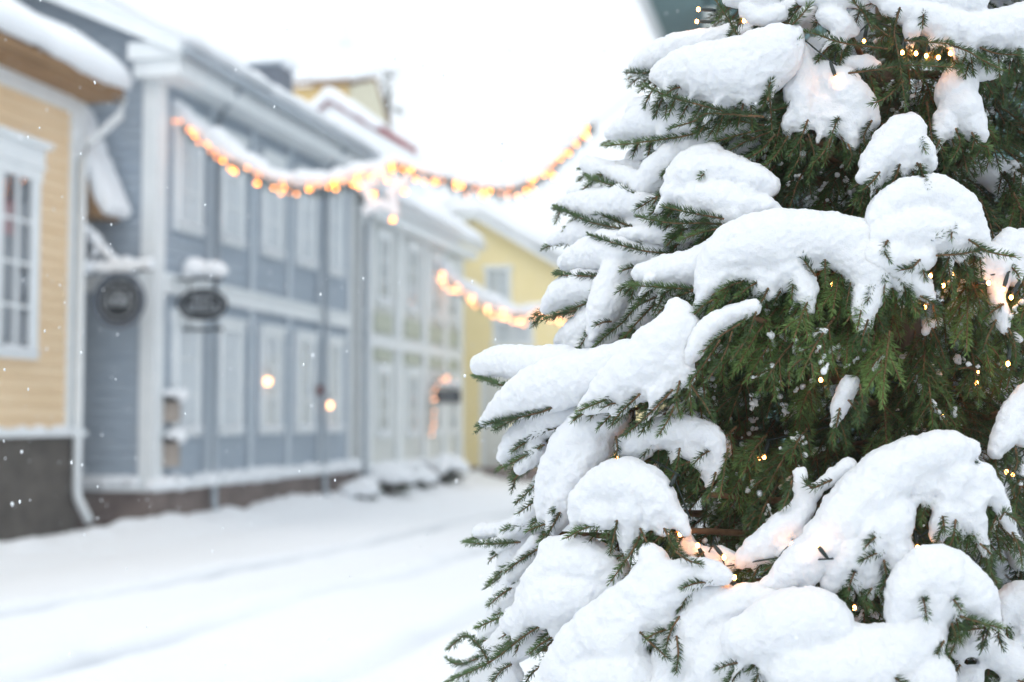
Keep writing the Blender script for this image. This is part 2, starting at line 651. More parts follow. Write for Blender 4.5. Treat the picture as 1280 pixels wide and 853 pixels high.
def gable_roof(root, X, W, z_eave, pitch, oh, y0, y1, m, th=0.12, snow=0.3, s=1, seed=1, snow_name="roof_snow"):
    """ridge parallel to Y; street side at X (s=1 faces +X); eave underside at X + s*oh is z_eave"""
    tp = math.tan(pitch)
    xr = X - s * W / 2
    zr = z_eave + (W / 2 + oh) * tp
    xe, xb = X + s * oh, X - s * (W + oh)
    v = th / math.cos(pitch)
    mb = MB()
    poly = [(xe, z_eave), (xe, z_eave + v), (xr, zr + v), (xb, z_eave + v), (xb, z_eave), (xr, zr)]
    if s < 0:
        poly = poly[::-1]
    mb.prism_y(poly, y0, y1)
    rf = mb.build("roof", m, root)
    q = snow / math.cos(pitch)
    e = s * 0.10
    prof = [(xe + e * 0.6, z_eave + v - 0.02), (xe + e, z_eave + v + q * 0.35), (xe + e * 0.5, z_eave + v + q * 0.75), (xe - e * 1.2, z_eave + v + q + 0.08),
            (xr + s * 0.3, zr + v + q - 0.12), (xr, zr + v + q - 0.02), (xr - s * 0.3, zr + v + q - 0.12), (xb, z_eave + v + q), (xb, z_eave + v - 0.02), (xr, zr + v - 0.02)]
    if s < 0:
        prof = prof[::-1]
    snow_slab(rf, prof, y0 - 0.05, y1 + 0.05, seed=seed, name=snow_name)
    return rf, xr, zr


def window(root, X, yc, w, z0, z1, mf, bars=2, dark=False, s=1, cas=0.14, snow=True, crown=False):
    """window on a wall facing s*X"""
    a, b = yc - w / 2, yc + w / 2
    f = MB()

    def bx(d0, d1, ya, yb, za, zb):
        xa, xb = X + s * d0, X + s * d1
        f.box(min(xa, xb), max(xa, xb), ya, yb, za, zb)
    bx(0.0, 0.075, a - cas, a, z0 - 0.02, z1)
    bx(0.0, 0.075, b, b + cas, z0 - 0.02, z1)
    bx(0.0, 0.085, a - cas - 0.03, b + cas + 0.03, z1, z1 + cas * 1.1)
    bx(0.0, 0.12, a - cas - 0.05, b + cas + 0.05, z1 + cas * 1.1, z1 + cas * 1.1 + 0.05)
    bx(0.0, 0.085, a - cas, b + cas, z0 - cas * 0.8, z0 - 0.02)
    bx(0.04, 0.066, yc - 0.03, yc + 0.03, z0, z1)
    bx(0.04, 0.066, a, a + 0.05, z0, z1)
    bx(0.04, 0.066, b - 0.05, b, z0, z1)
    for k in range(1, bars + 1):
        z = z0 + (z1 - z0) * k / (bars + 1) if bars != 1 else z0 + (z1 - z0) * 0.7
        bx(0.042, 0.064, a + 0.05, yc - 0.03, z - 0.02, z + 0.02)
        bx(0.042, 0.064, yc + 0.03, b - 0.05, z - 0.02, z + 0.02)
    if crown:
        bx(0.0, 0.10, a - cas - 0.05, b + cas + 0.05, z1 + cas * 1.1 + 0.05, z1 + 0.42)
        bx(0.0, 0.17, a - cas - 0.12, b + cas + 0.12, z1 + 0.42, z1 + 0.50)
    wf = f.build("window", mf, root)
    p = MB()
    xa, xb = X + s * 0.044, X + s * 0.048
    p.box(min(xa, xb), max(xa, xb), a + 0.002, b - 0.002, z0, z1 - 0.002)
    p.build("pane", M["glass"], wf)
    c = MB()
    if dark:
        xa, xb = X + s * 0.026, X + s * 0.030
        c.box(min(xa, xb), max(xa, xb), a + 0.004, b - 0.004, z0, z1 - 0.004)
        c.build("dark_interior", M["room"], wf)
    else:
        n = 26
        vs, fs = [], []
        for i in range(n + 1):
            y = a + 0.004 + (b - a - 0.008) * i / n
            x = X + s * (0.032 + 0.006 * math.sin(i * 1.9))
            vs += [(x, y, z0), (x, y, z1 - 0.004)]
        for i in range(n):
            fs.append((2 * i, 2 * i + 2, 2 * i + 3, 2 * i + 1))
        c.add(vs, fs)
        c.build("curtain", M["curtain"], wf)
    if snow:
        sm = MB()
        n = 9
        vs, fs = [], []
        for i in range(n + 1):
            y = a - cas + (w + 2 * cas) * i / n
            hh = (0.035 + 0.05 * random.random()) * (0.3 if i in (0, n) else 1)
            for dx, dz in ((0.07, 0.0), (0.14, 0.005), (0.13, hh * 0.8), (0.08, hh * 1.15)):
                vs.append((X + s * dx, y, z0 - 0.02 + dz))
        for i in range(n):
            for k in range(4):
                fs.append((i * 4 + k, i * 4 + (k + 1) % 4, (i + 1) * 4 + (k + 1) % 4, (i + 1) * 4 + k))
        fs += [(0, 1, 2, 3), (n * 4 + 3, n * 4 + 2, n * 4 + 1, n * 4)]
        sm.add(vs, fs)
        sm.build("sill_snow", M["snow"], wf, smooth=True)
    return wf


def ledge_snow(root, X, y0, y1, z, d=0.22, h=0.13, s=1, name="ledge_snow"):
    n = max(4, int((y1 - y0) / 0.12))
    balls = []
    for i in range(n + 1):
        y = y0 + (y1 - y0) * i / n
        r = h * random.uniform(0.5, 1.0)
        balls.append((X + s * random.uniform(0.3, 0.7) * d, y, z + r * 0.35, r))
        balls.append((X + s * random.uniform(0.1, 0.4) * d, y, z + r * 0.5, r))
    me = snow_mesh(name, np.array(balls), 0.03, 3, ((0.15, 0.02),))
    o = link(name, me, M["snow"], root)
    me.transform(Matrix.Translation(-world_loc(root)))
    return o


def pipe(root, X, y, z0, z1, r=0.055, m=None, top=None):
    pts = [(X, y, z0 + 0.0), (X, y, z0 + 0.6), (X, y, z1)]
    pts = [(X + 0.16, y, z0), (X + 0.06, y, z0 + 0.10), (X, y, z0 + 0.25), (X, y, z1)]
    if top:
        pts += top
    return MB().tube(pts, r, 10).build("downpipe", m or M["grey_metal"], root, smooth=True)


# ---------------- blue house
BX, BY0, BY1 = -8.9, 17.7, 25.85
blue = thing("blue_house", (BX, (BY0 + BY1) / 2, 0), "two-storey blue-grey wooden house with white trim and a row of tall windows", "house")
W = 7.4
P_B = D2R(24)
EZ = 6.42
roof, xr, zr = gable_roof(blue, BX, W, EZ, P_B, 0.5, BY0 - 0.28, BY1 + 0.1, M["white"], snow=0.19, seed=3)
mb = MB()
zw = EZ + 0.5 * math.tan(P_B)
mb.prism_y([(BX, 0.55), (BX, zw - 0.03), (xr, zr - 0.03), (BX - W, zw - 0.03), (BX - W, 0.55)], BY0, BY1)
lap_front(mb, BX, BY0, BY1, 0.60, zw - 0.1)
lap_gable(mb, BY0, BX - W, BX, 0.60, zr - 0.1, lambda z: (BX - W + max(0, (z - zw) / math.tan(P_B)), BX - max(0, (z - zw) / math.tan(P_B))))
mb.build("wall", M["blue"], blue)
MB().box(BX - W + 0.05, BX + 0.06, BY0 - 0.06, BY1 - 0.02, -0.3, 0.548).build("foundation", M["redstone"], blue, bevel=0.02)
MB().box(BX - W, BX + 0.16, BY0 - 0.16, BY1 - 0.01, 0.55, 0.60).build("water_board", M["white"], blue)
for (x0, x1, y0, y1) in ((BX - 0.17, BX + 0.05, BY0 - 0.05, BY0 + 0.24), (BX + 0.03, BX + 0.055, BY1 - 0.22, BY1 - 0.005)):
    MB().box(x0, x1, y0, y1, 0.605, 6.15).build("corner_board", M["white"], blue)
mb = MB()
mb.box(BX + 0.03, BX + 0.09, BY0 + 0.245, BY1 - 0.23, 3.25, 3.47)
mb.box(BX + 0.03, BX + 0.13, BY0 + 0.245, BY1 - 0.23, 3.472, 3.52)
mb.box(BX - W, BX - 0.175, BY0 - 0.085, BY0 - 0.027, 3.25, 3.47)
mb.build("trim_band", M["white"], blue)
mb = MB()  # boxed eave with a cornice return round the corner
mb.box(BX + 0.03, BX + 0.46, BY0 - 0.24, BY1 + 0.05, 6.14, 6.41)
mb.box(BX - 0.22, BX + 0.03, BY0 - 0.24, BY0 - 0.03, 6.14, 6.41)
mb.box(BX - 0.28, BX + 0.53, BY0 - 0.30, BY0 - 0.242, 6.37, 6.60)
mb.build("cornice", M["white"], blue)
mb = MB()
for sx in (1, -1):
    a, b = (BX + 0.5, EZ) if sx > 0 else (BX - W - 0.5, EZ)
    mb.prism_y([(a, b - 0.02), (a, b + 0.16), (xr, zr + 0.16), (xr, zr - 0.06)][::sx], BY0 - 0.36, BY0 - 0.285)
mb.build("barge_board", M["white"], blue)
MB().tube([(BX + 0.56, BY0 - 0.3, EZ + 0.03), (BX + 0.56, BY1 + 0.1, EZ + 0.0)], 0.075, 10).build("gutter", M["grey_metal"], blue, smooth=True)
WY = [18.62, 20.12, 21.75, 23.3, 24.75]
for yc in WY:
    window(blue, BX + 0.02, yc, 0.60, 4.26, 5.68, M["white"], 2, cas=0.13)
    window(blue, BX + 0.02, yc, 0.60, 1.38, 2.85, M["white"], 2, cas=0.13)
for k in range(4):
    y = (WY[k] + WY[k + 1]) / 2
    for z0, z1 in ((0.605, 3.245), (3.525, 6.135)):
        MB().box(BX + 0.028, BX + 0.075, y - 0.065, y + 0.065, z0, z1).build("pilaster", M["pale_blue"], blue)
pipe(blue, BX + 0.17, 19.36, 0.05, 5.95, 0.045, M["grey_metal"], [(BX + 0.3, 19.36, 6.12), (BX + 0.54, 19.36, 6.38)])
pipe(blue, BX + 0.17, 24.03, 0.05, 5.95, 0.045, M["grey_metal"], [(BX + 0.3, 24.03, 6.12), (BX + 0.54, 24.03, 6.38)])
ledge_snow(blue, BX, BY0 - 0.15, BY1 - 0.1, 0.60, 0.26, 0.13)
balls = [(BX - 0.2 - 0.13 * i, BY0 - 0.13 + 0.04 * random.random(), 0.66 + 0.03 * random.random(), 0.12 * random.uniform(0.7, 1)) for i in range(20)]
me = snow_mesh("ledge_snow", np.array(balls), 0.03, 3, ((0.15, 0.02),))
me.transform(Matrix.Translation(-world_loc(blue)))
link("ledge_snow", me, M["snow"], blue)
# ---------------- ochre house at the left
TX, TY0, TY1 = -9.6, 7.5, 16.95
tan = thing("ochre_house", (TX, (TY0 + TY1) / 2, 0), "ochre yellow weatherboard house with a brown soffit and dark stone foundation", "house")
P_T = D2R(30)
roof, xr, zr = gable_roof(tan, TX, 7, 5.74, P_T, 0.55, TY0 - 0.3, TY1 + 0.12, M["soffit"], snow=0.30, seed=9)
zw = 5.74 + 0.55 * math.tan(P_T)
mb = MB()
mb.prism_y([(TX, 1.30), (TX, zw - 0.03), (xr, zr - 0.03), (TX - 7, zw - 0.03), (TX - 7, 1.30)], TY0, TY1)
lap_front(mb, TX, TY0, TY1, 1.36, zw - 0.1, 0.17)
mb.build("wall", M["tan"], tan)
MB().box(TX - 6.9, TX + 0.05, TY0 + 0.05, TY1 - 0.02, -0.3, 1.298).build("foundation", M["stone"], tan, bevel=0.03)
MB().box(TX - 0.02, TX + 0.16, TY0, TY1 + 0.02, 1.30, 1.37).build("water_board", M["white"], tan)
MB().box(TX - 0.2, TX + 0.06, TY1 - 0.32, TY1 + 0.05, 1.375, 5.72).build("corner_board", M["white"], tan)
MB().box(TX + 0.027, TX + 0.09, TY0, TY1 - 0.325, 5.50, 5.72).build("frieze_board", M["white"], tan)
mb = MB()
for k in range(19):
    y = TY0 + 0.3 + 0.5 * k
    mb.prism_y([(TX + 0.03, 5.90), (TX + 0.50, 5.68), (TX + 0.50, 5.76), (TX + 0.03, 6.04)], y, y + 0.09)
mb.build("rafter_ends", M["soffit"], tan)["kind"] = "stuff"
for yc in (15.36, 13.2, 10.9):
    wf = window(tan, TX + 0.02, yc, 0.70, 2.36, 4.45, M["white"], 3, dark=True, crown=True)
    v = MB()
    for ya, yb, za, zb in ((yc - 0.32, yc - 0.04, 3.72, 4.15),):
        v.box(TX + 0.052, TX + 0.056, ya, yb, za, zb)
    v.build("red_valance", M["red"], wf)
ledge_snow(tan, TX + 0.02, TY0, TY1, 1.37, 0.12, 0.07)
MB().box(TX + 0.06, TX + 0.53, TY0, TY1 + 0.05, 5.695, 5.73).build("soffit", M["soffit"], tan)
MB().tube([(TX + 0.60, TY1 + 0.02, 5.74), (TX + 0.55, TY1 + 0.02, 5.5), (TX + 0.22, TY1 - 0.16, 5.12), (TX + 0.13, TY1 - 0.18, 4.9), (TX + 0.13, TY1 - 0.18, 0.62), (TX + 0.15, TY1 - 0.18, 0.5), (TX + 0.32, TY1 - 0.18, 0.2)], 0.06, 10).build("downpipe", M["white"], tan, smooth=True)
# steep little porch roof on its end wall
ap, ft = (-9.98, 5.50), (-9.40, 4.18)
mb = MB()
mb.prism_y([ap, (ap[0], ap[1] + 0.16), (ft[0] + 0.07, ft[1] + 0.03), ft], TY1 + 0.06, TY1 + 0.62)
mb.prism_y([(ap[0] - 0.8, 4.22), (ap[0] - 0.02, 5.51), (ft[0] - 0.07, ft[1] + 0.04), (ft[0] - 0.07, 4.2)], TY1 + 0.10, TY1 + 0.55)
pr = mb.build("porch_roof", M["soffit"], tan)
balls = []
for i in range(15):
    t = i / 14
    for yy in (0.10, 0.25, 0.4, 0.52):
        balls.append((ap[0] + (ft[0] - ap[0]) * t + 0.13, TY1 + yy + 0.03, ap[1] + (ft[1] - ap[1]) * t + 0.15, 0.12))
me = snow_mesh("porch_snow", np.array(balls), 0.025, 4, ((0.12, 0.02),))
me.transform(Matrix.Translation(-world_loc(tan)))
link("porch_snow", me, M["snow"], pr)

# ---------------- grey-green house further along
CX, CY0, CY1 = -8.9, 26.05, 34.1
grn = thing("grey_house", (CX, (CY0 + CY1) / 2, 0), "pale grey two-storey wooden house with white pilasters and olive window panels", "house")
P_G = D2R(30)
roof, xr, zr = gable_roof(grn, CX, 7, 5.70, P_G, 0.5, CY0 + 0.02, CY1 + 0.4, M["white"], snow=0.28, seed=21)
zw = 5.70 + 0.5 * math.tan(P_G)
mb = MB()
mb.prism_y([(CX, 0.5), (CX, zw - 0.03), (xr, zr - 0.03), (CX - 7, zw - 0.03), (CX - 7, 0.5)], CY0, CY1)
lap_front(mb, CX, CY0, CY1, 0.55, zw - 0.1, 0.2)
mb.build("wall", M["grey_white"], grn)
MB().box(CX - 6.9, CX + 0.05, CY0 + 0.02, CY1 - 0.02, -0.3, 0.498).build("foundation", M["redstone"], grn)
mb = MB()
mb.box(CX + 0.028, CX + 0.10, CY0 + 0.02, CY1, 2.98, 3.16)
mb.box(CX + 0.028, CX + 0.14, CY0 + 0.02, CY1, 3.162, 3.21)
mb.box(CX + 0.028, CX + 0.42, CY0 + 0.03, CY1 + 0.2, 5.50, 5.695)
mb.build("trim_band", M["white"], grn)
GW = [27.75, 29.85, 31.75, 33.2]
for yc in GW:
    window(grn, CX + 0.02, yc, 0.62, 3.95, 5.2, M["white"], 2, cas=0.13)
    window(grn, CX + 0.02, yc, 0.62, 1.25, 2.45, M["white"], 2, cas=0.13)
    mb = MB()
    mb.box(CX + 0.03, CX + 0.07, yc - 0.58, yc + 0.58, 3.30, 3.68)
    mb.box(CX + 0.03, CX + 0.07, yc - 0.58, yc + 0.58, 2.72, 2.95)
    mb.build("olive_panel", M["olive"], grn)
for _w in list(grn.children):
    for _c in _w.children:
        if _c.name.startswith("curtain"):
            _c.data.materials[0] = M["blind"]
for y in (26.3, 26.75, 28.8, 30.8, 32.48, 33.95):
    for z0, z1 in ((0.52, 2.975), (3.215, 5.495)):
        MB().box(CX + 0.03, CX + 0.11, y - 0.14, y + 0.14, z0, z1).build("pilaster", M["white"], grn)
pipe(grn, CX + 0.22, 26.14, 0.05, 5.3, 0.06, M["grey_metal"], [(CX + 0.3, 26.14, 5.5), (CX + 0.5, 26.14, 5.72)])
ledge_snow(grn, CX, CY0 + 0.3, CY1 - 0.2, 0.52, 0.2, 0.12)

# dark metal-clad chimney
c1, c2 = at(319, 93, 30.6), at(361, 93, 30.6)
ch = MB().box(c1.x, c2.x, c1.y - 0.3, c1.y + 0.4, 7.6, c1.z + 0.1).build("chimney", M["slate"], grn)
MB().box(c1.x - 0.05, c2.x + 0.05, c1.y - 0.35, c1.y + 0.45, c1.z + 0.101, c1.z + 0.17).build("chimney_cap", M["grey_metal"], ch)
me = snow_mesh("chimney_snow", np.array([(c1.x + (c2.x - c1.x) * i / 4, c1.y - 0.2 + 0.25 * j, c1.z + 0.2, 0.15) for i in range(5) for j in range(3)]), 0.03, 4, ((0.15, 0.02),))
me.transform(Matrix.Translation(-world_loc(grn)))
link("chimney_snow", me, M["snow"], ch)

# ---------------- yellow house closing the street (gable towards us)
YY = 36.0
apx = at_y(596, 275, YY)
lft, rgt = at_y(505, 330, YY), at_y(790, 330, YY)
yel = thing("yellow_house", ((lft.x + rgt.x) / 2, YY, 0), "pale yellow gabled house closing the far end of the street", "house")
sl = (apx.z - at_y(700, 336, YY).z) / (at_y(700, 336, YY).x - apx.x)
wl, wr = apx.x - 2.4, rgt.x + 2.0
zl, zr_ = apx.z - sl * 2.4 * 0.35, apx.z - sl * (wr - apx.x)
mb = MB()
mb.prism_y([(wl, 0.3), (wr, 0.3), (wr, zr_), (apx.x, apx.z), (wl, zl)], YY, YY + 7)
lap_gable(mb, YY, wl, wr, 0.35, apx.z - 0.15, lambda z: (wl if z < zl else apx.x - (apx.z - z) / (sl * 0.35), wr if z < zr_ else apx.x + (apx.z - z) / sl), 0.2)
mb.build("wall", M["yellow"], yel)
MB().box(wl + 0.05, wr - 0.05, YY - 0.04, YY + 6.9, -0.3, 0.297).build("foundation", M["redstone"], yel)
mb = MB()
mb.prism_y([(wl - 0.4, zl - 0.13 * sl), (apx.x, apx.z + 0.004), (apx.x, apx.z + 0.16), (wl - 0.4, zl + 0.10)], YY - 0.4, YY + 7.3)
mb.prism_y([(apx.x, apx.z + 0.004), (wr + 0.4, zr_ - 0.4 * sl + 0.004), (wr + 0.4, zr_ - 0.4 * sl + 0.16), (apx.x, apx.z + 0.16)], YY - 0.4, YY + 7.3)
rf = mb.build("roof", M["white"], yel)
snow_slab(rf, [(wl - 0.45, zl + 0.08), (wl - 0.45, zl + 0.4), (apx.x, apx.z + 0.55), (wr + 0.45, zr_ - 0.4 * sl + 0.5), (wr + 0.5, zr_ - 0.4 * sl + 0.14), (apx.x, apx.z + 0.14)], YY - 0.45, YY + 7.3, seed=30)


def gable_window(root, p0, p1, Y, mf, curtain=True):
    x0, x1, z0, z1 = p0.x, p1.x, p1.z, p0.z
    f = MB()
    c = 0.12
    f.box(x0 - c, x0, Y - 0.08, Y, z0, z1).box(x1, x1 + c, Y - 0.08, Y, z0, z1)
    f.box(x0 - c - 0.04, x1 + c + 0.04, Y - 0.10, Y, z1, z1 + c).box(x0 - c - 0.04, x1 + c + 0.04, Y - 0.12, Y, z0 - c, z0)
    xm = (x0 + x1) / 2
    f.box(xm - 0.03, xm + 0.03, Y - 0.07, Y - 0.04, z0, z1)
    w = f.build("window", mf, root)
    MB().box(x0 + 0.002, x1 - 0.002, Y - 0.054, Y - 0.05, z0 + 0.002, z1 - 0.002).build("pane", M["glass"], w)
    MB().box(x0 + 0.004, x1 - 0.004, Y - 0.036, Y - 0.032, z0 + 0.004, z1 - 0.004).build("curtain", M["curtain"], w)


gable_window(yel, at_y(612, 338, YY), at_y(634, 375, YY), YY, M["white"])
gable_window(yel, at_y(622, 405, YY), at_y(662, 428, YY), YY, M["white"])
p, q = at_y(606, 470, YY), at_y(634, 590, YY)
dr = MB().box(p.x, q.x, YY - 0.10, YY - 0.028, 0.31, p.z).build("door", M["grey_white"], yel)
MB().box(p.x - 0.1, p.x - 0.002, YY - 0.12, YY, 0.31, p.z).box(q.x + 0.002, q.x + 0.1, YY - 0.12, YY, 0.31, p.z).box(p.x - 0.1, q.x + 0.1, YY - 0.12, YY, p.z + 0.002, p.z + 0.12).build("door_frame", M["white"], dr)
MB().tube([(q.x - 0.12, YY - 0.16, 1.3), (q.x - 0.12, YY - 0.16, 1.45)], 0.02).build("handle", M["dark"], dr)
p, q = at_y(612, 595, YY), at_y(700, 612, YY)
MB().box(p.x, q.x + 1, YY - 0.9, YY - 0.13, -0.1, 0.30).build("steps", M["redstone"], yel)

# ---------------- tall yellow house behind the roofs
def back_house():
    Y = 42.0
    a, m_, b, c = at_y(364, 110, Y), at_y(436, 108, Y), at_y(467, 101, Y), at_y(482, 128, Y)
    root = thing("tower_house", ((a.x + c.x) / 2, Y, 0), "tall deep yellow house with a brown roof edge rising behind the snowy roofs", "house")
    Yb, Yp = 45.6, 44.3
    zp = at_y(467, 101, Yp).z
    MB().box(a.x, m_.x, Y, Yb, 0, a.z).build("wall", M["ochre"], root)
    MB().prism_x([(Y - 0.02, 0), (Yb + 0.02, 0), (Yb + 0.02, a.z - 0.5), (Yp, zp), (Y - 0.02, a.z - 0.05)], m_.x + 0.003, m_.x + 0.12).build("gable_wall", M["cream"], root)
    mb = MB()
    mb.prism_x([(Y - 0.35, a.z - 0.02), (Yp, zp + 0.02), (Yp, zp + 0.11), (Y - 0.35, a.z + 0.08)], a.x - 0.2, m_.x + 0.17)
    mb.prism_x([(Yp + 0.003, zp + 0.02), (Yb + 0.15, a.z - 0.58), (Yb + 0.15, a.z - 0.48), (Yp + 0.003, zp + 0.11)], a.x - 0.2, m_.x + 0.17)
    rf = mb.build("roof", M["soffit"], root)
    balls = []
    for i in range(14):
        for j in range(9):
            f = j / 8
            balls.append((a.x + (m_.x - a.x + 0.2) * i / 13, Y - 0.25 + (Yp - Y + 0.2) * f, a.z + 0.22 + (zp - a.z + 0.08) * f, 0.17))
    me = snow_mesh("roof_snow", np.array(balls), 0.06, 3, ((0.3, 0.03),))
    me.transform(Matrix.Translation(-world_loc(root)))
    link("roof_snow", me, M["snow"], rf)
    # lower wing, red barge boards, seen over the ridge
    Y2 = 38.5
    e0, e1, e2 = at_y(392, 148, Y2), at_y(412, 128, Y2), at_y(498, 181, Y2)
    wing = thing("red_edged_house", ((e1.x + e2.x) / 2, Y2, 0), "snow-covered gable with dark red barge boards in front of the tall yellow house", "house")
    MB().prism_y([(e0.x - 0.3, 0), (e2.x, 0), (e2.x, e2.z), (e1.x, e1.z), (e0.x - 0.3, e0.z - 0.2)], Y2, Y2 + 0.9).build("wall", M["snow"] if False else M["white"], wing)
    mb = MB()
    mb.prism_y([(e1.x, e1.z + 0.005), (e2.x + 0.25, e2.z - 0.14), (e2.x + 0.25, e2.z + 0.07), (e1.x, e1.z + 0.21)], Y2 - 0.15, Y2 + 1.0)
    mb.prism_y([(e0.x - 0.35, e0.z - 0.25), (e1.x - 0.003, e1.z + 0.005), (e1.x - 0.003, e1.z + 0.2), (e0.x - 0.35, e0.z)], Y2 - 0.15, Y2 + 1.0)
    bb = mb.build("barge_board", M["red"], wing)
    balls = []
    for i in range(26):
        t = i / 25 * 0.72
        p = e1.lerp(e2, t)
        for j in range(5):
            balls.append((p.x, Y2 - 0.1 + 0.2 * j, p.z + 0.27 - 0.08 * t, 0.19 - 0.05 * t))
    for i in range(6):
        p = e0.lerp(e1, i / 5)
        for j in range(5):
            balls.append((p.x, Y2 - 0.1 + 0.2 * j, p.z + 0.25, 0.17))
    me = snow_mesh("roof_snow", np.array(balls), 0.06, 4, ((0.3, 0.03),))
    me.transform(Matrix.Translation(-world_loc(wing)))
    link("roof_snow", me, M["snow"], bb)
    # snowy roof face in front of that gable
    f0, f1, f2, f3 = at_y(378, 168, Y2 - 1.5), at_y(415, 137, Y2 - 1.5), at_y(516, 192, Y2 - 1.5), at_y(500, 262, Y2 - 1.5)
    mb = MB()
    mb.add([f0, f1, f2, f3, f0 + Vector((0, .3, -4)), f1 + Vector((0, 1.3, 0)), f2 + Vector((0, 1.3, 0)), f3 + Vector((0, 1.3, -2)), Vector((f0.x, f0.y, f0.z - 4))],
           [(8, 3, 2, 1, 0), (0, 1, 5, 4), (1, 2, 6, 5), (2, 3, 7, 6)])
    mb.build("roof", M["snow"], wing)
    # thin aerial mast
    base = at_y(405, 112, Y)
    t = thing("aerial_mast", (base.x, Y + 2, base.z), "thin faint aerial mast on the tall yellow house roof", "aerial")
    top = at_y(403, -10, Y)
    MB().tube([(base.x, Y + 2, base.z), (base.x, Y + 2, top.z)], 0.025, 6).build("pole", M["grey_white"], t)
    q = at_y(400, 34, Y)
    mb = MB().tube([(base.x - 0.3, Y + 2, q.z), (base.x + 0.3, Y + 2, q.z)], 0.025, 6)
    for k in range(5):
        x = base.x - 0.28 + 0.14 * k
        mb.tube([(x, Y + 1.8, q.z), (x, Y + 2.2, q.z)], 0.015, 5)
    mb.build("antenna", M["grey_white"], t)


back_house()

# ---------------- teal house at the right, behind the spruce
RX, RY0, RY1 = -1.30, 16.4, 28.0
tl = thing("teal_house", (RX, 22, 0), "dark teal boarded house with a pale gutter partly hidden behind the snowy spruce top", "house")
P_R = D2R(38)
rf, xr, zr = gable_roof(tl, RX, 7, 6.45, P_R, 0.6, RY0 - 0.7, RY1, M["teal"], snow=0.3, s=-1, seed=40)
zw = 6.45 + 0.6 * math.tan(P_R)
mb = MB()
mb.prism_y([(RX, 0.4), (RX + 7, 0.4), (RX + 7, zw - 0.03), (xr, zr - 0.03), (RX, zw - 0.03)], RY0, RY1)
lap_gable(mb, RY0, RX, RX + 7, 0.45, zr - 0.1, lambda z: (RX + max(0, (z - zw) / math.tan(P_R)), RX + 7 - max(0, (z - zw) / math.tan(P_R))))
lap_front(mb, RX, RY0, RY1, 0.45, zw - 0.1, 0.16, -1)
mb.build("wall", M["teal"], tl)
MB().box(RX - 0.05, RX + 6.95, RY0 - 0.05, RY1 - 0.05, -0.3, 0.397).build("foundation", M["stone"], tl)
MB().box(RX - 0.62, RX - 0.03, RY0 - 0.6, RY1, 6.28, 6.44).build("soffit", M["teal"], tl)
MB().tube([(RX - 0.72, RY0 - 0.75, 6.46), (RX - 0.72, RY1, 6.46)], 0.11, 10).build("gutter", M["white"], tl, smooth=True)
MB().box(RX - 0.04, RX + 0.22, RY0 - 0.05, RY0 + 0.2, 0.45, 6.27).build("corner_board", M["grey_white"], tl)
for yc in (19, 22, 25):
    window(tl, RX - 0.02, yc, 0.9, 1.4, 2.8, M["white"], 2, s=-1)
    window(tl, RX - 0.02, yc, 0.9, 4.0, 5.4, M["white"], 2, s=-1)
mb = MB()
for xc in (1.2, 3.6):
    for z in (1.4, 4.0):
        gable_window(tl, Vector((xc - 0.45, RY0, z + 1.4)), Vector((xc + 0.45, RY0, z)), RY0 - 0.026, M["white"])

# ==================================================================== STREET THINGS


def lettering(mb, place, x0, x1, z0, z1, n, seed):
    """rows of short painted strokes standing in for script too blurred to read"""
    rr = random.Random(seed)
    w = (x1 - x0) / n
    for i in range(n):
        xa = x0 + w * i + w * 0.18
        k = rr.choice((0, 1, 2, 3))
        for (u0, u1, v0, v1) in ([(0, .16, 0, 1), (.48, .64, 0, 1), (.16, .48, .44, .58)], [(0, .16, 0, 1), (.16, .6, .86, 1), (.16, .5, .44, .58), (.16, .6, 0, .14)],
                                 [(0, .16, 0, .86), (.48, .64, 0, .86), (.1, .54, .87, 1), (.16, .48, .4, .54)], [(0, .16, 0, 1), (.5, .66, 0, 1), (.25, .41, .3, 1), (.16, .5, 0, .12)])[k]:
            place(mb, xa + u0 * w, xa + u1 * w, z0 + v0 * (z1 - z0), z0 + v1 * (z1 - z0))


def disc_y(mb, cx, cz, rx, rz, y0, y1, n=40, inner=0.0):
    if not inner:
        mb.prism_y([(cx + rx * math.cos(2 * math.pi * i / n), cz + rz * math.sin(2 * math.pi * i / n)) for i in range(n)], y0, y1)
    else:
        vs, fs = [], []
        for i in range(n):
            c, s_ = math.cos(2 * math.pi * i / n), math.sin(2 * math.pi * i / n)
            for q in (1.0, inner):
                for y in (y0, y1):
                    vs.append((cx + rx * q * c, y, cz + rz * q * s_))
        for i in range(n):
            a, b = i * 4, ((i + 1) % n) * 4
            fs += [(a, b, b + 1, a + 1), (a + 2, a + 3, b + 3, b + 2), (a, a + 2, b + 2, b), (a + 1, b + 1, b + 3, a + 3)]
        mb.add(vs, fs)


def snow_line(name, pts, r, parent, voxel=0.02, m="snow", step=0.06, wob=0.35):
    P = catmull(np.array([tuple(p) for p in pts]), step)
    balls = [(*p, r * random.uniform(1 - wob, 1 + wob)) for p in P]
    me = snow_mesh(name, np.array(balls), voxel, 4, ((0.09, 0.015), (0.04, 0.006)))
    me.transform(Matrix.Translation(-world_loc(parent)))
    return link(name, me, M[m], parent)


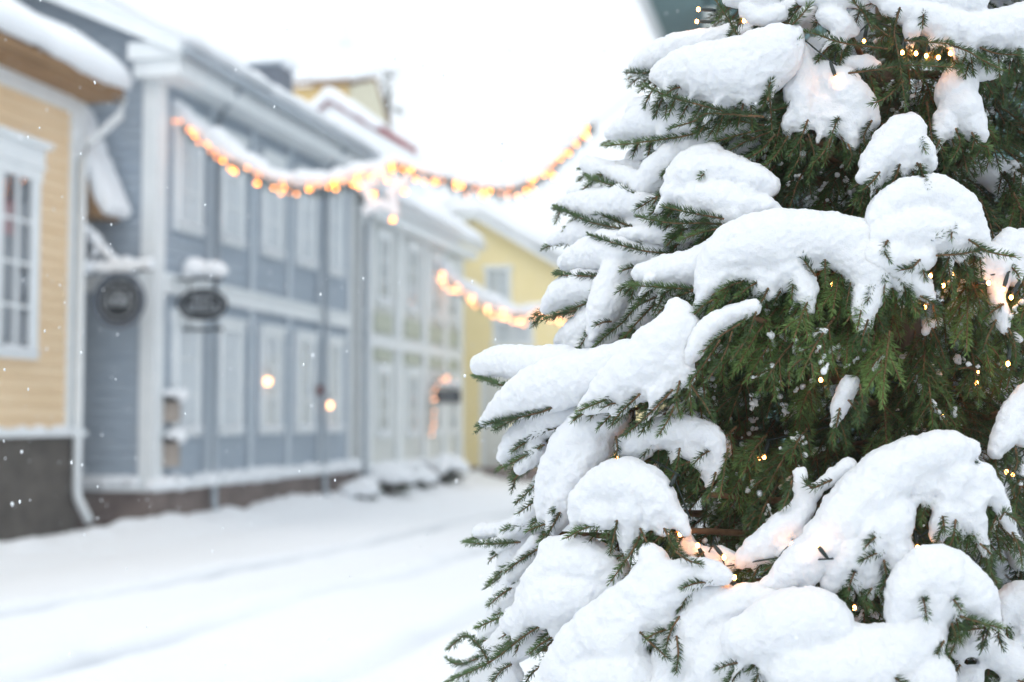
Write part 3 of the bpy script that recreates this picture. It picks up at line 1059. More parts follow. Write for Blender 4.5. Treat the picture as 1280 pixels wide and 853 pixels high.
# round hanging sign
SY = 16.98
c = at_y(149, 376, SY)
sg = thing("hanging_sign", (TX + 0.06, SY, c.z + 0.4), "round black hanging sign on a snowy iron bracket at the ochre house corner", "shop sign")
mb = MB()
disc_y(mb, c.x, c.z, 0.29, 0.29, SY - 0.02, SY + 0.02)
mb.build("sign_board", M["dark"], sg)
mb = MB()
disc_y(mb, c.x, c.z, 0.375, 0.375, SY - 0.015, SY + 0.015, inner=0.79)
mb.build("outer_ring", M["slate"], sg)
mb = MB()
lettering(mb, lambda m, xa, xb, za, zb: m.box(xa, xb, SY - 0.024, SY - 0.0205, za, zb), c.x - 0.17, c.x + 0.18, c.z - 0.07, c.z + 0.07, 6, 4)
lettering(mb, lambda m, xa, xb, za, zb: m.box(xa, xb, SY - 0.024, SY - 0.0205, za, zb), c.x - 0.09, c.x + 0.09, c.z + 0.09, c.z + 0.14, 4, 6)
disc_y(mb, c.x, c.z, 0.235, 0.235, SY - 0.024, SY - 0.0205, inner=0.95)
mb.build("lettering", M["lettering"], sg)
za = at_y(150, 338, SY).z
mb = MB().tube([(TX + 0.03, SY, za), (c.x + 0.46, SY, za)], 0.022, 8)
mb.tube([(TX + 0.05, SY, za + 0.55), (c.x - 0.02, SY, za + 0.02)], 0.016, 8)
mb.tube([(TX + 0.05, SY, za - 0.02), (c.x - 0.26, SY, za + 0.34)], 0.014, 8)
mb.tube([(TX + 0.05, SY, za - 0.1), (TX + 0.05, SY, za + 0.65)], 0.02, 8)
mb.tube([(c.x - 0.1, SY, za), (c.x - 0.1, SY, c.z + 0.32)], 0.01, 6).tube([(c.x + 0.1, SY, za), (c.x + 0.1, SY, c.z + 0.32)], 0.01, 6)
mb.build("bracket", M["dark"], sg)
snow_line("bracket_snow", [(TX + 0.08, SY, za + 0.06), (c.x - 0.1, SY, za + 0.05), (c.x + 0.42, SY, za + 0.07)], 0.08, sg)
snow_line("bracket_snow", [(TX + 0.1, SY, za + 0.56), (c.x - 0.05, SY, za + 0.12), (c.x + 0.1, SY, za + 0.12)], 0.07, sg)
snow_line("bracket_snow", [(TX + 0.1, SY, za + 0.06), (c.x - 0.26, SY, za + 0.38)], 0.04, sg)

# oval hanging sign
SY = 18.25
c = at_y(253, 381, SY)
sg = thing("hanging_sign", (BX + 0.06, SY, c.z + 0.4), "oval black hanging sign with a bar below, on the blue house", "shop sign")
mb = MB()
disc_y(mb, c.x, c.z, 0.37, 0.225, SY - 0.025, SY + 0.025)
mb.build("sign_board", M["dark"], sg)
mb = MB()
lettering(mb, lambda m, xa, xb, za, zb: m.box(xa, xb, SY - 0.030, SY - 0.0255, za, zb), c.x - 0.22, c.x + 0.24, c.z - 0.09, c.z + 0.0, 6, 9)
lettering(mb, lambda m, xa, xb, za, zb: m.box(xa, xb, SY - 0.030, SY - 0.0255, za, zb), c.x - 0.14, c.x + 0.14, c.z + 0.04, c.z + 0.11, 5, 12)
disc_y(mb, c.x, c.z, 0.325, 0.178, SY - 0.030, SY - 0.0255, inner=0.96)
mb.build("lettering", M["lettering"], sg)
za = at_y(253, 349, SY).z
mb = MB().tube([(BX + 0.02, SY, za), (c.x + 0.3, SY, za)], 0.022, 8)
mb.tube([(c.x - 0.2, SY, za), (c.x - 0.2, SY, c.z + 0.1)], 0.012, 6).tube([(c.x + 0.2, SY, za), (c.x + 0.2, SY, c.z + 0.1)], 0.012, 6)
mb.tube([(c.x - 0.12, SY, za), (c.x - 0.1, SY, za + 0.1), (c.x, SY, za + 0.13), (c.x + 0.14, SY, za + 0.08), (c.x + 0.2, SY, za)], 0.018, 8)
mb.build("bracket", M["dark"], sg)
b = at_y(256, 412, SY)
MB().box(c.x - 0.29, c.x + 0.31, SY - 0.015, SY + 0.015, b.z - 0.022, b.z + 0.022).build("lower_bar", M["dark"], sg)
for hx in (-0.2, 0.2):
    MB().tube([(c.x + hx, SY, b.z + 0.02), (c.x + hx, SY, c.z - 0.15)], 0.008, 6).build("hanger", M["dark"], sg)
balls = [(c.x - 0.15, SY, za + 0.17, 0.14), (c.x - 0.05, SY, za + 0.15, 0.12), (c.x + 0.08, SY, za + 0.14, 0.11), (c.x + 0.2, SY, za + 0.14, 0.12), (c.x + 0.28, SY, za + 0.10, 0.09), (c.x - 0.2, SY, za + 0.10, 0.09)]
me = snow_mesh("bracket_snow", np.array(balls), 0.02, 4, ((0.09, 0.02), (0.04, 0.008)))
me.transform(Matrix.Translation(-world_loc(sg)))
link("bracket_snow", me, M["snow"], sg)

# boxes on the blue wall near its corner
for (py0, py1, lab) in ((502, 528, "small brown wall box with a snow cap, upper of two by the blue house corner"), (553, 584, "small brown wall box with a snow cap, lower of two by the blue house corner")):
    p, q = at_y(206, py0, 18.05), at_y(226, py1, 18.05)
    bx = thing("wall_box", (BX + 0.03, 18.05, q.z), lab, "mailbox", "snow-capped boxes on the blue wall")
    MB().box(BX + 0.03, BX + 0.21, 17.97, 18.15, q.z, p.z).build("box_body", M["wood"], bx, bevel=0.01)
    MB().prism_y([(BX + 0.03, p.z + 0.002), (BX + 0.25, p.z + 0.002), (BX + 0.24, p.z + 0.04), (BX + 0.03, p.z + 0.09)], 17.93, 18.23).build("lid", M["dark"], bx)
    snow_line("snow_cap", [(BX + 0.08, 18.0, p.z + 0.10), (BX + 0.24, 18.06, p.z + 0.08)], 0.08, bx, 0.02)

p = at_x(402, 488, BX + 0.2)
rs = thing("wall_plaque", (BX + 0.06, p.y, p.z), "small dark red plaque fixed to the blue wall between its last lower windows", "plaque")
MB().tube([(BX + 0.05, p.y, p.z), (BX + 0.22, p.y, p.z)], 0.015, 6).build("arm", M["dark"], rs)
MB().box(BX + 0.10, BX + 0.24, p.y - 0.02, p.y + 0.02, p.z - 0.085, p.z + 0.085).build("panel", M["dark_red"], rs, bevel=0.01)

# lamps glowing in the windows
for (px, py, lab) in ((335, 477, "glowing round lamp in the third lower window of the blue house"), (412, 507, "glowing round lamp in the last lower window of the blue house")):
    p = at_x(px, py, BX + 0.13)
    lp = thing("window_lamp", p, lab, "lamp", "lamps in the blue house windows")
    MB().ball(p, 0.058, 14).build("globe", M["lamp"], lp, smooth=True)
    MB().tube([p + Vector((0, 0, 0.07)), p + Vector((-0.03, 0, 0.25)), p + Vector((-0.06, 0, 0.32))], 0.006, 6).build("cord", M["dark"], lp)


# garlands over the street
def garland(name, pts, label, r0, r1, snow0, snow1, nb, bulb_m, rb, seed, hang=0.10):
    rr = random.Random(seed)
    P = catmull(np.array([tuple(p) for p in pts]), 0.05)
    n = len(P)
    root = thing(name, tuple(P[0]), label, "garland", "light garlands strung over the street")
    tw = Twigs()
    tw.stem(P, 0.02, 0.02, 6)
    for i in range(0, n):
        f = i / (n - 1)
        rad = r0 + (r1 - r0) * f
        for _ in range(5):
            a = rr.uniform(0, 2 * math.pi)
            d = np.array([rr.uniform(-.6, .6), math.cos(a), math.sin(a) - 0.15]) * rad
            tw.twig(np.stack([P[i], P[i] + d * 0.5, P[i] + d]), 0.03, 160, 0.004, 0.003, 0.25, width=0.006)
    o = world_loc(root)
    me = tw.needles("greenery")
    me.transform(Matrix.Translation(-o))
    gr = link("greenery", me, M["needle"], root)
    me = tw.wood("cable")
    me.transform(Matrix.Translation(-o))
    link("cable", me, M["wire"], root)
    balls = []
    for i in range(0, n):
        f = i / (n - 1)
        s = (snow0 + (snow1 - snow0) * f) * (1.0 + 0.22 * math.sin(i * 0.31 + seed) * math.sin(i * 0.13))
        if s > 0.02:
            balls.append((P[i][0], P[i][1] + rr.uniform(-.03, .03), P[i][2] + s * 0.75 + 0.02, s * rr.uniform(0.75, 1.1)))
    me = snow_mesh("snow_load", np.array(balls), 0.025, 4, ((0.12, 0.02), (0.05, 0.008)))
    me.transform(Matrix.Translation(-o))
    link("snow_load", me, M["snow"], root)
    for k in range(nb):
        f = min(0.995, max(0.005, (k + rr.uniform(0.1, 0.9) + 0.9 * math.sin(k * 1.3 + seed)) / nb))
        p = Vector(P[min(n - 1, int(f * n))])
        p += Vector((rr.uniform(-.03, .03), -rr.uniform(0.10, 0.19), rr.uniform(-hang * 1.3, hang * 0.3)))
        MB().ball(p, rb * rr.uniform(0.75, 1.1), 8).build("bulb", M["lantern_dim"] if bulb_m == "lantern" and rr.random() < 0.5 else M[bulb_m], root, smooth=True)
    return root


GYY = 18.3
gl = [at_y(px, py, GYY) for px, py in ((227, 146), (255, 176), (300, 207), (350, 231), (400, 235), (445, 226), (497, 208))]
gl[0].x = BX + 0.03
garland("street_garland", gl, "snow-laden lit garland sagging from the blue house eave to the hanging star", 0.13, 0.12, 0.145, 0.11, 46, "lantern", 0.0205, 3)
gl = [at_y(px, py, GYY) for px, py in ((497, 208), (530, 220), (575, 233), (625, 240), (665, 230), (700, 203), (742, 158))]
end_w = Vector((RX - 0.6, GYY, 6.3))
garland("street_garland", gl, "lit garland rising from the hanging star towards the teal house behind the spruce", 0.13, 0.10, 0.085, 0.045, 44, "lantern", 0.0205, 5)
stay = MB().tube([gl[-1], gl[-1].lerp(end_w, 0.5) - Vector((0, 0, 0.05)), end_w], 0.006, 6).build("stay_wire", M["grey_metal"])
tag(stay, "thin wire tying the right garland end to the teal house eave", "wire")
G2 = 32.3
gl = [at_x(549, 340, -8.85)] + [at_y(px, py, G2) for px, py in ((575, 362), (610, 384), (650, 397), (690, 392), (735, 400), (790, 380), (840, 340))]
gl[-1] = Vector((RX - 0.05 if False else -4.0, G2, gl[-1].z))
gl = gl[:1] + [p for p in gl[1:]]
garland("street_garland", gl, "distant pale pinkish lit garland hanging past the grey and yellow houses", 0.15, 0.13, 0.19, 0.14, 64, "lantern_soft", 0.038, 8, 0.14)
# slack overhead cables
a, b = Vector((BX + 0.4, 21.0, 6.6)), Vector((RX - 0.6, 17.5, 6.45))
for k, (z0, z1, lab) in enumerate(((8.2, 9.2, "thin overhead cable crossing the white sky above the garland"),)):
    p, q = at(480, 136, 21.0), at(830, 28, 19.5)
    pts = [p.lerp(q, t) - Vector((0, 0, 0.25 * math.sin(math.pi * t))) for t in np.linspace(-0.0, 1.3, 14)]
    o = MB().tube(pts, 0.004, 5).build("overhead_cable", M["grey_white"])
    tag(o, lab, "cable")

# star hung in the middle of the garland
c = at_y(476, 243, GYY - 0.05)
st = thing("hanging_star", c + Vector((0, 0, 0.4)), "snowy star of lights hanging where the two garland halves meet", "star ornament")
mb = MB()
pts = []
for i in range(10):
    r = 0.36 if i % 2 == 0 else 0.16
    a = math.pi / 2 + math.pi * i / 5
    pts.append(Vector((c.x + r * math.cos(a), c.y, c.z + r * math.sin(a))))
for i in range(10):
    mb.tube([pts[i], pts[(i + 1) % 10]], 0.022, 6)
mb.tube([pts[0], (pts[0].x, c.y, c.z + 0.46)], 0.012, 6)
mb.build("frame", M["grey_metal"], st)
balls = []
for i in range(10):
    for t in np.linspace(0, 1, 6):
        p = pts[i].lerp(pts[(i + 1) % 10], t)
        balls.append((p.x, p.y, p.z + 0.035, random.uniform(0.035, 0.075)))
me = snow_mesh("snow_load", np.array(balls), 0.02, 3, ((0.09, 0.015),))
me.transform(Matrix.Translation(-world_loc(st)))
link("snow_load", me, M["snow"], st)
for px, py in ((467, 243), (491, 275), (446, 222), (506, 240), (484, 226)):
    p = at_y(px, py, GYY - 0.16)
    MB().ball(p, 0.027 if py > 230 else 0.018, 8).build("bulb", M["lantern"], st, smooth=True)

# dark sign and lit door garland on the grey house
p = at_x(560, 495, -8.35)
sg = thing("hanging_sign", (CX + 0.1, p.y, p.z), "small black sign sticking out of the grey house beside the lit door garland", "shop sign")
MB().box(p.x - 0.30, p.x + 0.30, p.y - 0.02, p.y + 0.02, p.z - 0.16, p.z + 0.14).build("sign_board", M["dark"], sg, bevel=0.05)
MB().tube([(CX + 0.03, p.y, p.z + 0.22), (p.x + 0.25, p.y, p.z + 0.22)], 0.02, 6).tube([(p.x, p.y, p.z + 0.22), (p.x, p.y, p.z + 0.13)], 0.015, 6).build("bracket", M["dark"], sg)
snow_line("bracket_snow", [(CX + 0.2, p.y, p.z + 0.28), (p.x + 0.25, p.y, p.z + 0.27)], 0.06, sg)
mb = MB()
lettering(mb, lambda m, xa, xb, za, zb: m.box(xa, xb, p.y - 0.025, p.y - 0.0205, za, zb), p.x - 0.18, p.x + 0.2, p.z - 0.06, p.z + 0.03, 5, 2)
mb.build("lettering", M["lettering"], sg)
dg = thing("door_garland", (CX + 0.1, 32.3, 1.0), "pinkish lit garland arched round the doorway of the grey house", "garland")
path = [at_x(px, py, CX + 0.22) for px, py in ((540, 545), (539, 520), (540, 498), (544, 481), (554, 474), (565, 478))]
P = catmull(np.array([tuple(v) for v in path]), 0.05)
tw = Twigs()
tw.stem(P, 0.03, 0.03, 6)
for v in P:
    for _ in range(3):
        tw.twig(np.stack([v, v + RNG.normal(0, .04, 3), v + RNG.normal(0, .08, 3)]), 0.03, 120, .004, .003, .3, width=0.006)
me = tw.needles("greenery")
me.transform(Matrix.Translation(-world_loc(dg)))
link("greenery", me, M["needle"], dg)
for k in range(20):
    v = Vector(P[int(len(P) * (k + 0.5) / 20)]) + Vector((random.uniform(.03, .1), random.uniform(-.12, .05), random.uniform(-.08, .08)))
    MB().ball(v, 0.030, 8).build("bulb", M["lantern_faint"], dg, smooth=True)


# snow-covered bushes by the grey house
def shrub(p, w, h, label, seed):
    rr = random.Random(seed)
    root = thing("shrub", p, label, "shrub", "bushes under the grey house front")
    tw = Twigs()
    for _ in range(60):
        a, e = rr.uniform(0, 2 * math.pi), rr.uniform(0.15, 1.4)
        d = Vector((math.cos(a) * math.cos(e) * w, math.sin(a) * math.cos(e) * w, math.sin(e) * h))
        q = p + d * rr.uniform(0.7, 1.0)
        tw.twig(np.array([tuple(p), tuple(p + d * 0.45 + Vector((0, 0, .05))), tuple(q)]), 0.05, 130, 0.008, 0.004, 0.15, 0.3, 0.02)
    me = tw.needles("foliage")
    me.transform(Matrix.Translation(-p))
    link("foliage", me, M["needle"], root)
    me = tw.wood("stems")
    me.transform(Matrix.Translation(-p))
    link("stem", me, M["bark"], root)
    balls = []
    for _ in range(34):
        a, q = rr.uniform(0, 2 * math.pi), math.sqrt(rr.random()) * 0.85
        balls.append((p.x + math.cos(a) * w * q, p.y + math.sin(a) * w * q, p.z + h * (1.0 - 0.55 * q * q), rr.uniform(0.07, 0.15)))
    me = snow_mesh("snow_load", np.array(balls), 0.035, 3, ((0.15, 0.03),))
    me.transform(Matrix.Translation(-p))
    link("snow_load", me, M["snow"], root)


for (px, py, w, h, lab, sd) in ((452, 612, 0.35, 0.30, "low snow-topped bush at the near corner of the grey house", 1), (487, 610, 0.55, 0.50, "rounded snow-topped bush under the first lower window of the grey house", 2),
                                (522, 605, 0.50, 0.42, "dark snowy bush below the middle windows of the grey house", 3), (556, 601, 0.55, 0.62, "taller dark snowy bush by the door garland of the grey house", 4)):
    p = at_x(px, py, CX + 0.62)
    p.z = 0.05
    shrub(p, w, h, lab, sd)

# far snowy pine behind the roofs
tp = at(486, 85, 52)
pine = thing("pine_tree", (tp.x, tp.y, 0), "faint snowy pine top beyond the tall yellow house", "tree")
MB().tube([(tp.x, tp.y, 0), (tp.x, tp.y, tp.z - 1)], [0.25, 0.08], 8).build("trunk", M["bark"], pine)
tw = Twigs()
balls = []
rr = random.Random(5)
for k in range(46):
    z = tp.z - rr.uniform(0.0, 1.0) ** 1.2 * 5
    R_ = 0.15 + (tp.z - z) * 0.22
    a = rr.uniform(0, 2 * math.pi)
    e = Vector((tp.x + math.cos(a) * R_, tp.y + math.sin(a) * R_, z - 0.15))
    tw.twig(np.array([(tp.x, tp.y, z), tuple((Vector((tp.x, tp.y, z)) + e) / 2 + Vector((0, 0, .08))), tuple(e)]), 0.16, 90, 0.02, 0.01, 0.25, 0.2, 0.035)
    if rr.random() < 0.6:
        balls.append((e.x, e.y, e.z + 0.1, rr.uniform(.12, .24)))
me = tw.needles("crown")
me.transform(Matrix.Translation(-Vector((tp.x, tp.y, 0))))
link("crown", me, M["needle"], pine)
for q in balls:
    c3 = [(q[0] + rr.uniform(-.1, .1), q[1] + rr.uniform(-.1, .1), q[2] + rr.uniform(-.04, .04), q[3] * rr.uniform(.6, 1)) for _ in range(4)]
    me = snow_mesh("snow_load", np.array(c3), 0.05, 3, ((0.2, 0.03),))
    me.transform(Matrix.Translation(-Vector((tp.x, tp.y, 0))))
    link("snow_load", me, M["snow"], pine)

# ==================================================================== SPRUCE
D0, AX = 2.6, 1130.0
TB = at(AX, 525.9, D0)
TREE = Vector((TB.x, TB.y, 0.0))
tree = thing("spruce_tree", TREE, "large green spruce with boughs bowed under thick fresh snow, filling the right side", "tree")
TREE_H = 3.9


def R_m(z):
    return max(0.03, 0.285 * (4.02 - z))


def Rpx(py):
    return float(np.interp(py, [-60, 0, 100, 250, 450, 650, 850, 950], [335, 350, 372, 435, 532, 560, 595, 615]))


def shell(px, py):
    R = Rpx(py)
    return D0 - 0.62 * math.sqrt(max(0.0, R * R - (px - AX) ** 2)) / F * D0


def P3(px, py, dz=0.0):
    p = at(px, py, shell(px, py) + dz)
    return np.array(p)


def trunk_x(z):
    return TREE + Vector((0.012 * math.sin(z * 2), 0.01 * math.cos(z * 3), z))


mb = MB()
zs = np.linspace(-0.1, TREE_H, 26)
mb.tube([trunk_x(z) for z in zs], [0.010 + 0.046 * (1 - max(0, z) / TREE_H) for z in zs], 14)
mb.build("trunk", M["bark"], tree, smooth=True)
VOX = 0.0031
AMPS = ((0.09, 0.0050), (0.024, 0.0012), (0.0085, 0.0015), (0.0036, 0.0013))


def finish_bough(wood, tw, balls, voxel=VOX, vseed=0):
    """a bough mesh (wood) with its needles and snow as sub-parts, in tree coordinates"""
    T = Matrix.Translation(-TREE)
    me = wood.wood("bough")
    me.transform(T)
    b = link("bough", me, M["twig"], tree)
    if tw.nv:
        me = tw.needles("needles")
        me.transform(T)
        link("needles", me, M["needle"], b)
        me = tw.wood("shoots")
        me.transform(T)
        link("shoots", me, M["twig"], b)["kind"] = "stuff"
    for part in ([balls] if balls and not isinstance(balls[0], list) else balls):
        me = snow_mesh("snow_load", np.array(part), voxel, 10, AMPS)
        me.transform(T)
        for piece in islands(me):
            link("snow_load", piece, M["treesnow"], b)
    return b


# each bough: snow strokes run tip -> inside as (x, y, radius); twigs run base -> tip
BOUGHS = [
 # ---- left silhouette, top to bottom
 dict(dz=.09, s=[[(797,84,12),(830,70,21),(870,60,24),(915,57,25),(960,60,22)]], t=[[(850,92),(815,92),(783,92)]]),
 dict(dz=-.02, s=[[(823,93,15),(848,93,28),(882,91,37),(918,91,44),(948,83,44),(975,64,33),(992,45,15)], [(900,112,26),(940,112,26)]],
      t=[[(955,146),(907,139),(868,130),(837,121),(805,107)], [(960,127),(963,102),(977,74),(999,49)], [(925,50),(911,25),(890,-6)], [(945,146),(886,143),(868,151),(837,160)]]),
 dict(dz=.05, s=[[(765,168,10),(788,157,18),(815,150,24),(848,148,22),(882,158,15),(925,158,14)]], t=[[(890,160),(858,169),(826,174),(791,179),(755,182)]]),
 dict(dz=.03, s=[], t=[[(965,160),(930,168),(886,180)], [(966,163),(935,176),(902,194)], [(969,168),(950,190),(911,212)], [(985,170),(970,195),(950,215)], [(1000,172),(1000,195),(985,222)],
      [(955,156),(910,150),(870,152)], [(1010,168),(1018,195),(1010,225)], [(960,140),(985,132),(1000,120)]]),
 dict(dz=.07, s=[[(800,238,14),(818,222,20),(838,204,22),(855,188,18),(890,185,18)], [(758,213,8),(775,218,13),(792,226,13),(810,236,12)]], t=[[(800,244),(756,229),(733,221)], [(830,240),(815,250),(795,262)]]),
 dict(dz=.0, s=[[(838,240,14),(868,245,22),(898,250,26),(928,258,20),(948,262,10)], [(852,228,22),(880,212,27),(912,214,26),(940,222,20),(962,232,14)], [(930,240,15),(938,246,12)], [(952,256,14),(974,264,7)], [(872,258,16),(862,272,11),(858,282,6)], [(905,268,16),(902,284,8)], [(846,222,16),(862,205,18),(890,196,18)]],
      t=[[(912,282),(879,279),(837,279),(795,271)], [(905,274),(865,267),(829,259)], [(912,284),(880,290),(850,300)]]),
 dict(dz=.09, s=[[(703,254,8),(728,254,16),(758,255,22),(792,254,24),(826,262,18)], [(740,292,9),(775,290,12),(810,288,13)]], t=[[(800,290),(749,281),(721,271),(692,258)], [(790,284),(760,272),(735,262)]]),
 dict(dz=.045, s=[[(778,293,9),(815,294,13),(855,294,14),(892,282,14)]], t=[[(905,287),(859,315),(813,315),(771,305),(735,293)], [(860,314),(890,310),(915,300)], [(880,300),(905,280),(925,268)]]),
 dict(dz=.08, s=[[(706,328,12),(728,320,20),(758,314,25),(792,316,25),(825,320,20)], [(780,330,20),(768,356,25),(757,382,24),(748,404,16),(741,422,8)]],
      t=[[(765,345),(718,345),(693,343)], [(838,364),(799,382),(778,403),(757,421),(739,438)], [(827,372),(799,401),(775,427)], [(850,380),(825,400),(805,425)]]),
 dict(dz=.11, s=[[(682,386,9),(697,371,18),(718,360,23),(745,358,23)]], t=[[(745,376),(731,380),(701,391),(677,401)], [(720,388),(700,394),(690,398)]]),
 dict(dz=.0, s=[[(801,342,13),(828,338,20),(860,334,23),(895,326,28),(930,318,30)]], t=[[(880,364),(869,363),(827,359),(786,357)], [(870,362),(845,372),(822,392)], [(885,362),(870,385),(845,405)], [(890,366),(885,395),(868,415)]]),
 dict(dz=-.03, s=[[(886,366,15),(892,342,25),(915,318,36),(948,308,43),(985,303,43),(1020,300,38),(1055,302,34),(1085,303,30)], [(1060,315,30),(1088,335,30),(1086,362,22),(1080,390,14),(1077,412,7)],
      [(945,340,22),(956,352,17),(962,367,8)], [(985,335,26),(1002,352,18),(1008,372,12),(1013,387,6)], [(1110,322,24),(1128,345,22),(1148,358,19),(1163,372,10)], [(905,345,24),(925,340,22)]],
      t=[[(900,370),(880,382),(866,396)], [(925,365),(905,385),(880,410)], [(960,360),(950,380),(925,405)], [(1020,345),(1005,325),(1000,316)], [(1085,400),(1080,415),(1076,432)], [(1150,370),(1165,378),(1175,390)]]),
 dict(dz=.05, s=[[(603,456,14),(625,452,20),(660,455,23),(700,458,26),(735,462,26),(765,455,24)]], t=[[(655,478),(630,482),(616,478),(592,470)], [(670,480),(650,488),(640,496)]]),
 dict(dz=.0, s=[[(606,528,7),(622,516,14),(648,500,23),(680,486,30),(715,474,34),(750,468,30),(785,450,24)]], t=[[(690,510),(674,516),(630,526),(596,533)], [(650,522),(632,530),(618,538)]]),
 dict(dz=.06, s=[[(630,572,9),(648,550,18),(672,532,20),(700,520,22),(730,515,22)], [(650,585,9),(672,562,14)]], t=[[(700,535),(676,540),(655,552),(640,560)], [(680,556),(653,572),(625,587)]]),
 dict(dz=-.05, s=[[(733,508,11),(754,496,20),(780,474,29),(810,450,35),(840,424,32),(852,402,20),(846,390,14)], [(772,512,11),(782,492,20),(805,478,24),(832,478,22)], [(840,440,28),(855,470,16)]],
      t=[[(775,492),(750,503),(722,514)], [(800,492),(785,507),(767,525)], [(841,487),(813,516),(780,545)], [(842,508),(835,525),(824,543)], [(850,476),(845,500),(850,520)], [(862,480),(880,505),(892,525)]]),
 dict(dz=-.06, s=[[(853,458,8),(868,436,14),(888,412,17),(912,396,15),(940,385,12)]], t=[[(900,425),(880,455),(862,480)], [(915,415),(905,445),(885,475)], [(945,390),(935,420),(915,450)], [(925,405),(900,420),(878,440)]]),
 dict(dz=.02, s=[[(760,522,26),(738,540,30),(718,560,30),(700,585,26),(690,610,22),(682,635,15),(678,655,8)], [(745,560,26),(728,590,27),(710,620,23),(697,645,16),(690,662,10)]],
      t=[[(710,560),(688,587),(664,612),(645,629)], [(700,640),(690,660),(683,672)], [(720,600),(700,630),(690,640)]]),
 dict(dz=.0, s=[[(812,545,20),(838,540,24),(868,540,22),(892,550,17),(895,580,12),(884,606,8)], [(865,565,17),(880,585,12)], [(785,560,18),(800,555,20)]],
      t=[[(800,580),(790,600),(775,575)], [(850,560),(845,585),(838,600)], [(895,590),(888,615),(880,628)], [(910,560),(905,590),(900,620)], [(770,545),(772,560),(768,575)]]),
 dict(dz=.10, s=[[(622,686,8),(640,668,15),(662,645,18),(685,620,20)], [(640,720,10),(655,700,14),(672,680,14)], [(600,665,9),(628,660,12),(650,655,14)]], t=[[(650,678),(633,679),(605,680),(579,678)], [(676,684),(650,701),(631,716)], [(640,735),(625,745),(610,758)]]),
 dict(dz=-.05, s=[[(722,655,9),(728,632,18),(745,612,25),(775,602,29),(806,608,29),(828,628,22),(842,650,14)], [(790,636,26),(786,665,17),(784,690,8)], [(825,645,18),(828,662,12)], [(850,648,14),(856,664,11)], [(740,640,20),(762,640,24)]],
      t=[[(765,636),(750,655),(732,660),(707,673)], [(800,670),(790,690),(777,708),(763,728)], [(772,650),(768,670),(762,692)], [(830,660),(840,680),(850,690)], [(800,660),(810,685),(806,705)]]),
 dict(dz=-.02, s=[[(650,795,11),(660,765,20),(675,735,28),(700,712,33),(728,704,32),(755,712,28),(775,725,18)], [(640,778,16),(690,750,34),(728,745,34),(755,735,22)], [(700,790,14),(712,770,24),(740,765,22)], [(690,690,20),(715,690,24)]],
      t=[[(706,766),(680,780),(653,797),(612,828),(556,854)], [(690,797),(675,806),(661,818)], [(640,766),(616,776),(596,785)], [(612,828),(600,808),(580,796),(560,812)], [(640,830),(625,840),(612,858)], [(680,830),(665,842),(655,858)], [(745,775),(735,790),(722,798)], [(700,800),(690,815),(680,830)]]),
 dict(dz=.06, s=[[(578,842,12),(600,830,14),(630,815,16),(660,800,18)], [(600,855,14),(640,845,18)]], t=[[(640,800),(600,822),(572,830),(558,822)]]),
 dict(dz=-.07, s=[[(690,852,22),(715,826,32),(745,796,36),(778,765,33),(803,738,27),(818,712,24),(812,692,16)], [(775,800,38),(800,770,32),(828,740,30),(850,722,24),(880,715,20),(905,720,14)], [(825,770,24),(830,798,14),(838,818,9),(844,832,5)], [(740,850,38),(790,845,36)]],
      t=[[(850,770),(838,790),(830,820)], [(800,790),(815,805),(835,822)], [(846,794),(848,815),(845,840)], [(845,690),(860,700),(875,705)]]),
 dict(dz=-.05, s=[[(830,860,34),(850,820,36),(872,785,36),(900,765,32),(930,755,30),(960,760,34)], [(890,830,44),(930,810,46),(975,800,44)], [(860,742,22),(895,745,22)]], t=[[(900,720),(880,728),(862,735)]]),
 # ---- deeper snow seen between the outer boughs on the left
 dict(dz=.15, s=[[(640,705,20),(655,672,25),(680,635,30),(708,600,34),(742,560,34)], [(612,790,16),(640,748,24),(668,705,28)]], t=[[(650,700),(630,712),(612,730)]]),
 dict(dz=.14, s=[[(655,578,12),(680,552,25),(712,532,31),(760,520,32)]], t=[[(680,570),(660,585),(640,600)]]),
 dict(dz=.15, s=[[(705,425,14),(732,418,25),(762,402,33),(800,388,34),(835,362,30)], [(720,440,20),(760,430,28)]], t=[[(740,425),(720,440),(700,452)]]),
 dict(dz=.16, s=[[(722,345,18),(762,340,27),(802,345,29),(842,340,26)], [(850,300,22),(880,285,20)]], t=[[(760,350),(735,355),(715,362)]]),
 dict(dz=.14, s=[[(718,243,10),(758,240,19),(800,250,24),(842,265,25),(872,285,22)], [(800,205,22),(838,195,27),(872,180,26)]], t=[[(790,250),(760,262),(735,275)]]),
 dict(dz=.12, s=[[(596,838,18),(640,802,27),(682,770,33)], [(900,560,18),(880,540,20),(850,520,22)]], t=[[(640,810),(615,822),(600,836)]]),
 dict(dz=.11, s=[[(798,140,18),(840,142,24),(885,160,26),(930,185,26)], [(880,60,20),(940,40,24),(1000,20,24)]], t=[[(860,165),(835,170),(812,180)]]),
 dict(dz=.12, s=[[(755,300,16),(800,310,22),(850,330,26)], [(690,300,10),(730,290,18),(780,285,20)], [(735,205,10),(765,215,16),(800,220,20)]], t=[[(760,300),(735,310),(715,322)]]),
 dict(dz=.0, s=[[(848,655,13),(860,688,17),(888,700,18),(918,714,15)], [(900,690,12),(935,712,14)]], t=[[(880,690),(868,700),(860,712)]]),
 # ---- middle and right
 dict(dz=.02, s=[[(1000,72,22),(1001,105,25),(1000,138,21),(1004,162,10)], [(1028,85,14),(1044,104,25),(1062,125,27),(1080,142,18),(1090,150,10)], [(1052,140,20),(1060,162,14),(1066,180,7)], [(1030,130,16),(1026,160,11),(1022,178,6)], [(1060,78,9),(1080,78,11),(1096,81,6)]],
      t=[[(1010,150),(1000,175),(985,195)], [(1040,170),(1030,190),(1015,205)], [(1060,180),(1065,195),(1060,210)], [(1090,150),(1080,170),(1085,190)]]),
